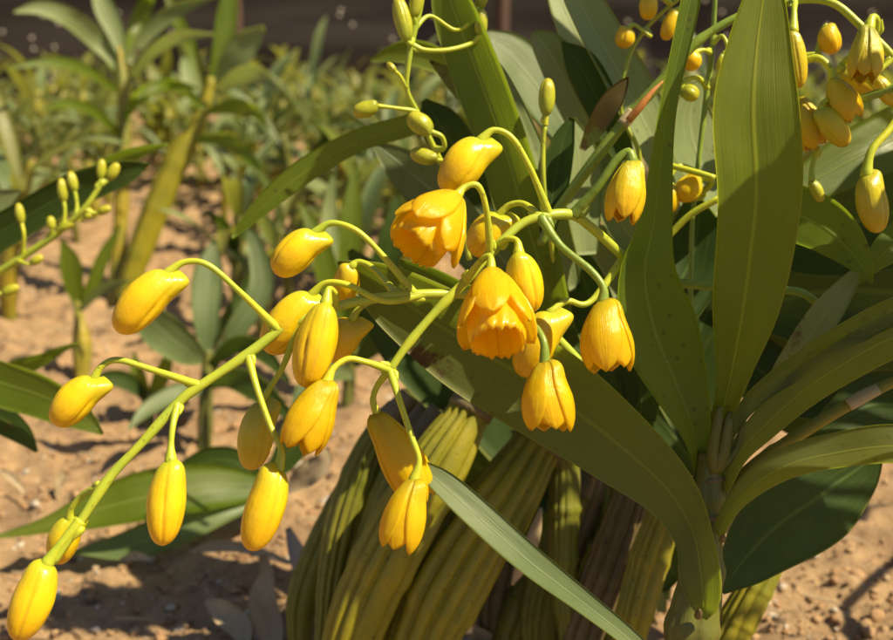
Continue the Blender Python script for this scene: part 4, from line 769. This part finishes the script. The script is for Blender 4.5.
for x_, y_ in ((300, 262), (345, 270), (395, 280), (255, 240), (330, 215), (20, 250), (60, 230), (270, 205), (390, 240), (330, 300), (370, 340), (350, 290), (288, 310), (400, 320), (410, 280), (355, 245), (310, 235), (225, 225), (240, 330), (10, 320), (262, 345)):
    g = G(x_, y_); spots.append((g[0], g[1]))
for i, (x, y) in enumerate(spots):
    o = protos[i] if i < 6 else copy_tree(protos[i % 6])
    o.location = (x, y, 0); o.rotation_euler = (0, 0, rng.random() * 6.28); s = rng.uniform(.6, 1.2); o.scale = (s, s, s)
FARL, FARG = 'small blurred orchid in the crowded far rows before the dark net', 'orchids in the crowded far rows'
fars = [far_plant(k) for k in range(9)]
i = 0
for d in np.arange(2.35, 3.75, .155):
    for x in np.arange(-.54 * d, .54 * d, .155):
        o = fars[i] if i < 9 else S.collection.objects.link(fars[i % 9].copy()) or S.collection.objects[-1]
        tag(o, FARL, 'orchid', FARG); o.location = (x + rng.uniform(-.07, .07), d + rng.uniform(-.08, .08), 0); o.rotation_euler = (0, 0, rng.random() * 6.28); s = rng.uniform(.65, 1.3) * (1.05 - .28 * (d - 2.35) / 1.4); o.scale = (s, s, s); i += 1
print('far plants', i)

# ------------------------------------------------------------------ dry leaves and twigs on the ground
def dry(label, pts, mat, roll=0, fold=.3, wav=.15, cat='dry leaf'):
    o = px_leaf('dry_leaf', pts, M[mat], None, roll=roll, fold=fold, curl=.1, wav=wav, n=26); tag(o, label, cat); return o
dry('tan withered leaf standing on end below the hanging buds', [(262, 555, .66, 8), (266, 572, .66, 14), (262, 600, .655, 28), (270, 630, .65, 26), (272, 665, .648, 10)], 'dry', wav=.25)
dry('long grey withered strap leaf sloping down beside the ridged canes', [(288, 528, .66, 6), (300, 560, .655, 20), (318, 592, .65, 26), (335, 622, .645, 24), (352, 660, .64, 10)], 'dry_grey')
dry('pale curled dry leaf lying flat under the low orchid', [(188, 552, .73, 3), (215, 546, .725, 12), (245, 548, .72, 10), (270, 556, .715, 8), (295, 564, .71, 3)], 'dry')
dry('brown curled dry leaf behind the hanging buds in the shade', [(285, 492, .73, 6), (305, 476, .725, 24), (322, 462, .72, 20), (328, 448, .72, 4)], 'dry')
dry('thin grey dry leaf crossing the bottom of the strap leaf', [(290, 640, .64, 8), (310, 615, .645, 10), (335, 590, .65, 9), (345, 578, .65, 2)], 'dry_grey')
dry('short brown dry leaf on sunlit sand at the left', [(0, 470, .86, 4), (12, 478, .855, 8), (26, 494, .85, 2)], 'dry')
dry('reddish brown dry leaf upright on the sand between spray and bud', [(57, 496, .85, 3), (60, 482, .85, 9), (63, 470, .85, 3)], 'dry')
dry('cream dry leaf scrap at the foot of the ridged canes', [(400, 640, .60, 6), (440, 628, .6, 14), (480, 634, .6, 12), (510, 650, .6, 3)], 'dry')
dry('broad tan dry leaf curled on the shaded soil left of the standing one', [(205, 600, .67, 6), (222, 612, .665, 22), (240, 628, .66, 24), (246, 648, .655, 8)], 'dry', wav=.3)
dry('small pale dry leaf scrap beside the lowest hanging bud', [(120, 560, .70, 3), (136, 556, .70, 9), (152, 560, .70, 3)], 'dry')
dry('tan dry leaf leaning against the foot of the leftmost ridged canes', [(318, 520, .64, 4), (322, 545, .635, 16), (316, 575, .63, 18), (308, 600, .63, 4)], 'dry', wav=.25)
o = px_tube('twig', [(418, 352, .60, 5), (428, 366, .60, 8), (440, 378, .60, 6), (470, 392, .61, 4)], M['twig_pink'], None, n=16); tag(o, 'pinkish dry twig lying behind the sprays above the canes', 'twig')
for x, y, a_, l_ in ((30, 575, .3, 40), (120, 590, -.5, 30), (215, 600, .9, 34), (90, 455, .2, 26), (310, 520, -.2, 30), (820, 600, .5, 44), (770, 610, -.4, 30), (850, 540, .1, 34), (60, 330, .6, 18), (140, 620, .1, 50)):
    g0 = G(x, y, .010); dg = float(np.dot(g0 - CAM, FWD)); ang = a_
    o = px_tube('twig', [(x - l_ / 2 * math.cos(ang), y - l_ / 4 * math.sin(ang), dg, 2.2), (x, y - 1.5, dg, 2.6), (x + l_ / 3, y + 2, dg, 2.2), (x + l_ / 2, y + l_ / 4 * math.sin(ang), dg, 1.2)], M['dry'], None, n=12, ns=6, wob=.2); tag(o, 'thin dry twig lying loose on the sandy ground', 'twig', 'dry twigs scattered on the sand')
t = thing('grass_tuft', 'pale green grass tuft in the sunny gap beside the leafy stem', 'grass tuft', tuple(G(660, 600)))
for pts in ([(662, 612, .66, 10), (658, 585, .655, 16), (650, 560, .65, 8), (645, 540, .65, 2)], [(650, 625, .66, 14), (640, 600, .655, 18), (632, 580, .65, 3)], [(668, 600, .66, 4), (672, 560, .655, 4), (664, 530, .65, 2)]): px_leaf('blade', pts, M['leaf_pale'], t, n=14, ns=5)
for ob in list(S.objects):
    if '_o' in ob: del ob['_o']
